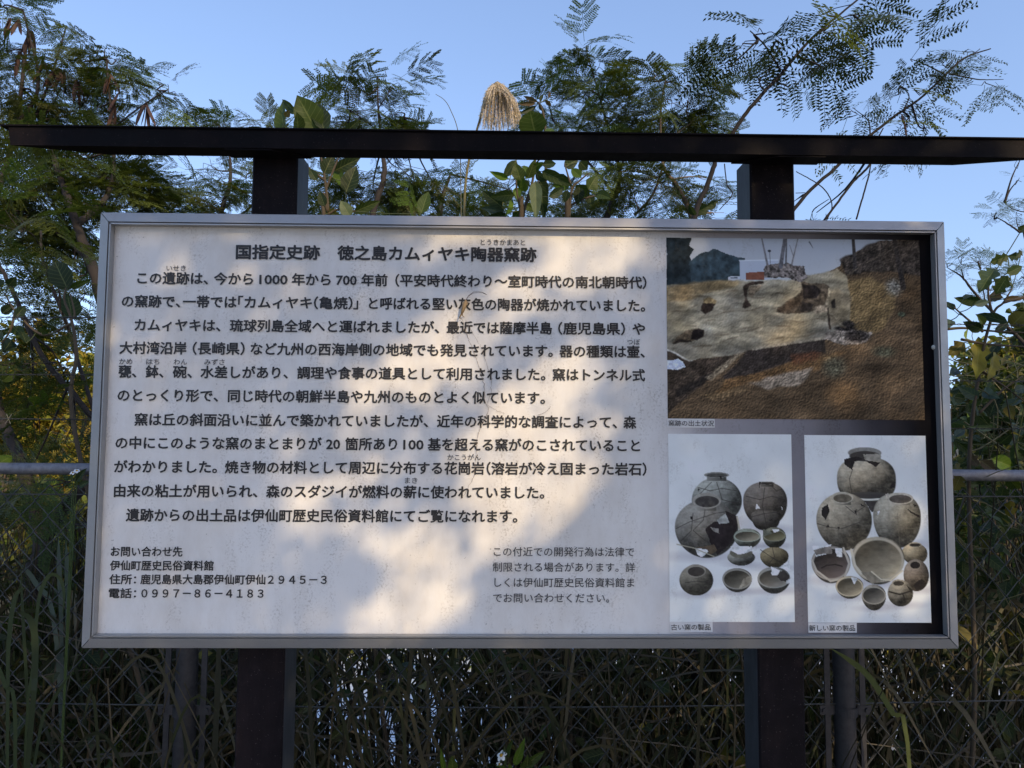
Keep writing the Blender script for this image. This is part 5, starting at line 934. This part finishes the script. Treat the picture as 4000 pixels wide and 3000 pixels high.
# low weeds with leaves in and behind the fence
m = MB(); n = 5200; px = np.where(np.arange(n) < 3200, r.uniform(-200, 4300, n), np.where(r.random(n) < .5, r.uniform(-1900, -200, n), r.uniform(4300, 6000, n))); Y = r.uniform(.70, 1.9, n); py = r.uniform(2480, 3150, n); keep = np.array([r.random() < dens(a, b_) * .9 for a, b_ in zip(px, py)]); px, py, Y = px[keep], py[keep], Y[keep]; n = len(px)
P = np.array([at(a, b_, c) for a, b_, c in zip(px, py, Y)]); cc = np.array((.034, .040, .015)) * r.uniform(.4, 1.7, (n, 1)) * (1 + r.normal(0, .15, (n, 3))); yl = r.random(n) < .05; cc[yl] = np.array((.20, .17, .03)) * r.uniform(.5, 1.2, (yl.sum(), 1))
R = frames(r.normal(0, 1, (n, 3)) + np.array([0, -.3, -.2]), np.array([0, 0, 1.]) + r.normal(0, .4, (n, 3)), r.normal(0, .6, n)); sz = r.uniform(.03, .085, n); w = r.integers(0, 3, n)
for q in range(3):
    s = w == q; T = BROAD['ovate' if q < 2 else 'lobed'][q]; T = (T[0] * np.array([.55, 1, .6]),) + T[1:]; m.inst(T, R[s], P[s], sz[s], cc[s])
# right strip, under and above the rail
n = 700; px = r.uniform(3650, 4250, n); py = r.uniform(1500, 2550, n); Y = r.uniform(.72, 1.7, n); P = np.array([at(a, b_, c) for a, b_, c in zip(px, py, Y)])
cc = np.array((.030, .046, .018)) * r.uniform(.4, 1.7, (n, 1)); yl = r.random(n) < .10; cc[yl] = np.array((.22, .17, .03)) * r.uniform(.4, 1.1, (yl.sum(), 1)); R = frames(r.normal(0, 1, (n, 3)) + np.array([0, -.2, -.3]), np.array([0, 0, 1.]) + r.normal(0, .4, (n, 3)), r.normal(0, .6, n)); w = r.integers(0, 3, n); sz = r.uniform(.03, .10, n)
for q in range(3):
    s = w == q; T = BROAD[('ovate', 'lance', 'lobed')[q]][q]; T = (T[0] * np.array([.5 if q != 1 else .22, 1, .6]),) + T[1:]; m.inst(T, R[s], P[s], sz[s], cc[s])
for q in range(170):
    A = at(r.uniform(3680, 4200), r.uniform(1350, 2550), r.uniform(.7, 1.7)); d = r.normal(0, 1, 3) * np.array([.22, .15, .14]); m.tube(spline([A, A + d * .5 + r.normal(0, .03, 3), A + d], 6), r.uniform(.001, .003), 3, np.array((.11, .085, .06)) * r.uniform(.4, 1.6), caps=False)
tag(m.build('undergrowth', M_LEAF, smooth=True), 'tangle of low leafy weeds in and behind the fence', 'undergrowth', kind='stuff')

# farther bushes and trees in the sun beyond the pond
gF = 'sunlit bushes beyond the fence'
YG = np.array((.26, .21, .025)); OG = np.array((.16, .16, .03))
for (px, py, Y, rx, ry, n, sd, c, nm, lb) in ((40, 1560, 9.0, 330, 300, 5200, 51, YG, 'yellow_bush', 'yellow green sunlit bush far behind the trees at the left edge'), (420, 1700, 8.2, 260, 330, 4200, 52, YG * 1.1, 'yellow_bush', 'golden sunlit bush far behind the board at its left edge'),
        (250, 2150, 7.0, 300, 260, 3600, 53, OG, 'green_bush', 'low olive sunlit bush seen through the fence at the left'), (760, 2560, 6.8, 420, 190, 3600, 54, YG, 'yellow_bush', 'low yellow bush seen under the board beside the left post'),
        (3960, 1480, 6.5, 260, 210, 3000, 55, OG * 1.2, 'green_bush', 'light green sunlit bush beyond the vine right of the board'), (3900, 2050, 4.4, 300, 330, 3600, 56, GREEN * 1.2, 'green_bush', 'dark leafy bush behind the fence rail at the right'), (3930, 1600, 3.0, 250, 260, 5200, 59, np.array((.075, .085, .02)), 'green_bush', 'dense olive bush right behind the yellowing vine and barbed wire'), (4150, 1350, 3.6, 200, 200, 3000, 60, np.array((.06, .075, .02)), 'green_bush', 'bush cut off by the right edge above the rail'), (1900, 2480, 8.0, 900, 90, 3600, 57, OG, 'green_bush', 'low bank of sunlit scrub across the pond behind the board'), (3500, 2440, 7.5, 420, 110, 2400, 58, YG, 'yellow_bush', 'low yellow scrub on the far pond bank right of the right post')):
    fuzz_bush(nm, lb, px, py, Y, rx, ry, n, sd, c, gF, size=.022 * (Y + 1.4) ** .85)
r = rng(123); m = MB(); n = 26000; cx_ = r.uniform(-30, 32, 90); cy_ = r.uniform(12, 20, 90); ch_ = r.uniform(.8, 3.0, 90); ci = r.integers(0, 90, n)    # the wood that closes the view
P = np.stack([cx_[ci], cy_[ci], ch_[ci] * .5], 1) + r.normal(0, 1, (n, 3)) * np.stack([np.full(n, 1.0), np.full(n, .8), ch_[ci] * .34], 1); P[:, 2] = np.maximum(P[:, 2], gz(P[:, 0], P[:, 1]) + .05)
cc = (np.array((.085, .095, .022)) * (.5 + r.random(90))[ci][:, None]) * r.uniform(.6, 1.4, (n, 1)); R = frames(r.normal(0, 1, (n, 3)), np.array([0, 0, 1.]) + r.normal(0, .4, (n, 3)), r.normal(0, .6, n)); T = LOW[0]; m.inst((T[0] * np.array([.55, 1, .6]),) + T[1:], R, P, r.uniform(.16, .38, n), cc)
tag(m.build('distant_wood', M_LEAFLET), 'low distant wood closing the view beyond the pond', 'wood', kind='stuff')
feather_tree('feathery_tree', 'pale hazy tree top seen low between left post and plume', (1.0, 6.0, 0), [[(1700, 2300, 5.0, .05), (1700, 1100, 5.0, .05), (1720, 820, 5.0, .03), (1760, 680, 5.0, .01)]], [(1640, 800, 5.0, 160, 60, 34), (1800, 760, 5.0, 160, 80, 34), (1950, 820, 5.0, 150, 50, 26), (2150, 800, 5.0, 160, 60, 26)], 61, lib=FEATHER_FAR, col=np.array((.075, .10, .045)), size=1.3)
feather_tree('elder_like_tree', 'slender far tree with small leaf sprays at the right edge', (4.2, 3.2, 0), [[(4100, 2300, 2.6, .03), (4080, 1300, 2.6, .022), (4010, 940, 2.6, .009), (3980, 905, 2.6, .006), (3930, 870, 2.6, .004), (3895, 850, 2.6, .002)], [(3985, 910, 2.6, .004), (3972, 870, 2.6, .002), (3968, 835, 2.6, .001)], [(4060, 840, 2.6, .004), (3960, 818, 2.6, .003), (3925, 790, 2.6, .001)], [(4060, 1400, 2.2, .012), (3830, 1170, 2.2, .007), (3760, 1085, 2.2, .005), (3700, 1045, 2.2, .002)], [(3765, 1090, 2.2, .004), (3755, 1050, 2.2, .002)], [(3850, 1190, 2.2, .004), (3830, 1050, 2.2, .002)]],
   [(3890, 830, 2.6, 30, 18, 7), (3930, 785, 2.6, 30, 14, 6), (3970, 830, 2.6, 30, 20, 7), (3990, 600 + 15, 2.6, 20, 20, 4), (3755, 1030, 2.2, 50, 25, 12), (3830, 1020, 2.2, 50, 25, 11), (3850, 1050, 2.2, 40, 20, 6), (3700, 1025, 2.2, 20, 20, 5), (3990, 1080, 2.4, 60, 80, 22), (3900, 1130, 2.4, 60, 50, 10), (3980, 700, 2.6, 15, 15, 3)], 62, lib=FEATHER_FAR, col=np.array((.06, .085, .03)), size=.5, group=None, droop=.2)

# ------------------------------------------------------------------ the tree behind the viewer whose crown lets the patches of sun through
LIT = [(300 + 1.2206 * a, 800 + 1.2206 * b, 1.2206 * c, 1.2206 * d, t) for a, b, c, d, t in (   # where the sun reaches the board: ellipses in photograph pixels
 (1640, 150, 190, 80, -.3), (1400, 260, 260, 55, -.35), (1190, 350, 150, 60, -.45), (1720, 200, 130, 35, -.7), (1080, 460, 190, 70, -.4), (1150, 540, 170, 80, -.3), (900, 540, 110, 40, -.4), (980, 600, 120, 50, -.4),
 (1560, 480, 150, 60, -.9), (1450, 600, 190, 90, -.3), (1320, 680, 170, 70, -.3), (1500, 780, 210, 110, .2), (1600, 900, 120, 130, .2), (1400, 900, 160, 110, 0), (1450, 1010, 170, 60, 0), (850, 850, 190, 50, -.4), (700, 920, 110, 40, -.3),
 (1080, 1050, 190, 60, 0), (850, 1020, 160, 40, 0), (1120, 1180, 160, 110, 0), (1030, 1300, 150, 80, 0), (1520, 675, 150, 70, -.3), (1150, 1340, 110, 40, 0), (1420, 40, 420, 44, .0))]
DARK = [(300 + 1.2206 * a, 800 + 1.2206 * b, 1.2206 * c, 1.2206 * d, t) for a, b, c, d, t in ((1540, 385, 240, 34, -.6), (1230, 640, 200, 34, -.5), (930, 740, 240, 60, -.35), (1080, 930, 130, 40, .1))]
def lit_at(px, py):
    f = lambda L, g_: np.any([((((px - a) * math.cos(t) + (py - b_) * math.sin(t)) / (rx + g_)) ** 2 + ((-(px - a) * math.sin(t) + (py - b_) * math.cos(t)) / (ry + g_)) ** 2) < 1 for a, b_, rx, ry, t in L], 0)
    return f(LIT, 22) & ~f(DARK, -2)
def shade_tree():
    r = rng(99); base = np.array([2.6, -4.7, float(gz(2.6, -4.7)) - .1]); root = thing('shade_tree', tuple(base), 'large broad crowned tree behind the viewer casting dappled shade on the board', 'tree')
    tr = MB(); C = np.array([2.45, -4.1, 4.5]); tips = []
    S = spline([base, base + np.array([.1, 0, 1.6]), base + np.array([-.1, .15, 2.7])], 12); tr.tube(S, np.linspace(.24, .16, len(S)), 10, (.09, .075, .06))
    def falls(P):
        h = P - SUN * (P[:, 1] / SUN[1])[:, None]; q = h - CAM; w = q @ FWD; return 2000 + FPX * (q @ RGT) / w, 1500 - FPX * (q @ UPV) / w
    q = 0
    for _ in range(900):                                      # limbs that leave the sunny gaps of the crown open
        if q >= 15: break
        a = r.uniform(0, 6.28); t = C + np.array([math.cos(a) * r.uniform(1, 3.3), math.sin(a) * r.uniform(.2, .9), r.uniform(-1.6, 2.2)]); s = S[-1 - q % 3]
        L = spline([s, s + np.array([r.choice((-1, 1)) * r.uniform(.3, 1.6), r.normal(0, .2), r.uniform(.1, .9)]), s * .35 + t * .65 + r.normal(0, .25, 3), t], 30)
        if lit_at(*falls(L)).any(): continue
        tr.tube(L, np.linspace(.075, .014, len(L)), 7, (.09, .075, .06)); q += 1
    tr.build('trunk', M_BARK, root, True)
    n = 190000; P = C + (r.random((n, 3)) * 2 - 1) * np.array([4.2, 1.25, 3.3]); h = P - SUN * (P[:, 1] / SUN[1])[:, None]      # where each leaf's shadow falls on the board's plane
    q = h - CAM; w = q @ FWD; px = 2000 + FPX * (q @ RGT) / w; py = 1500 - FPX * (q @ UPV) / w
    lit = lit_at(px, py); keep = ~lit | (r.random(n) < np.where(py > 1950, .74, .40)); gap_ = (fbm(h[:, 0] * 10 + 200, h[:, 2] * 10 + 200, 3.1, 5, 2) > .64) & ((py < 700) | (px < 300) | (px > 3750) | (py > 2600)); keep &= ~gap_
    edge = ((P - C) / np.array([4.2, 1.25, 3.3])); keep &= (np.linalg.norm(edge * np.array([1, .4, 1]), axis=1) < 1.0 + .12 * np.sin(np.arctan2(edge[:, 2], edge[:, 0]) * 7))
    keep &= P[:, 2] > 1.9
    keep &= h[:, 2] < 2.62 + .16 * np.sin(h[:, 0] * 2.1) + .12 * np.sin(h[:, 0] * 5.3)
    P = P[keep]; lit = lit[keep]; n = len(P); D = r.normal(0, 1, (n, 3)); D[:, 2] -= .5; N = SUN + r.normal(0, .55, (n, 3)); R = frames(D - N * ((D * N).sum(1) / (N * N).sum(1))[:, None], N, r.normal(0, .2, n)); R = np.stack([R[:, 0], R[:, 1], R[:, 2]], 1)
    T = LOW[0]; T = (T[0] * np.array([.7, 1, .3]),) + T[1:]; lf = MB(); lf.inst(T, R, P, np.where(lit, r.uniform(.016, .026, n), r.uniform(.035, .065, n)), np.array((.035, .06, .02)) * r.uniform(.6, 1.4, (n, 1)))  # tiny leaves added inside the sunny gaps to dim the sun evenly
    lf.build('crown', M_LEAFLET, root)
shade_tree()
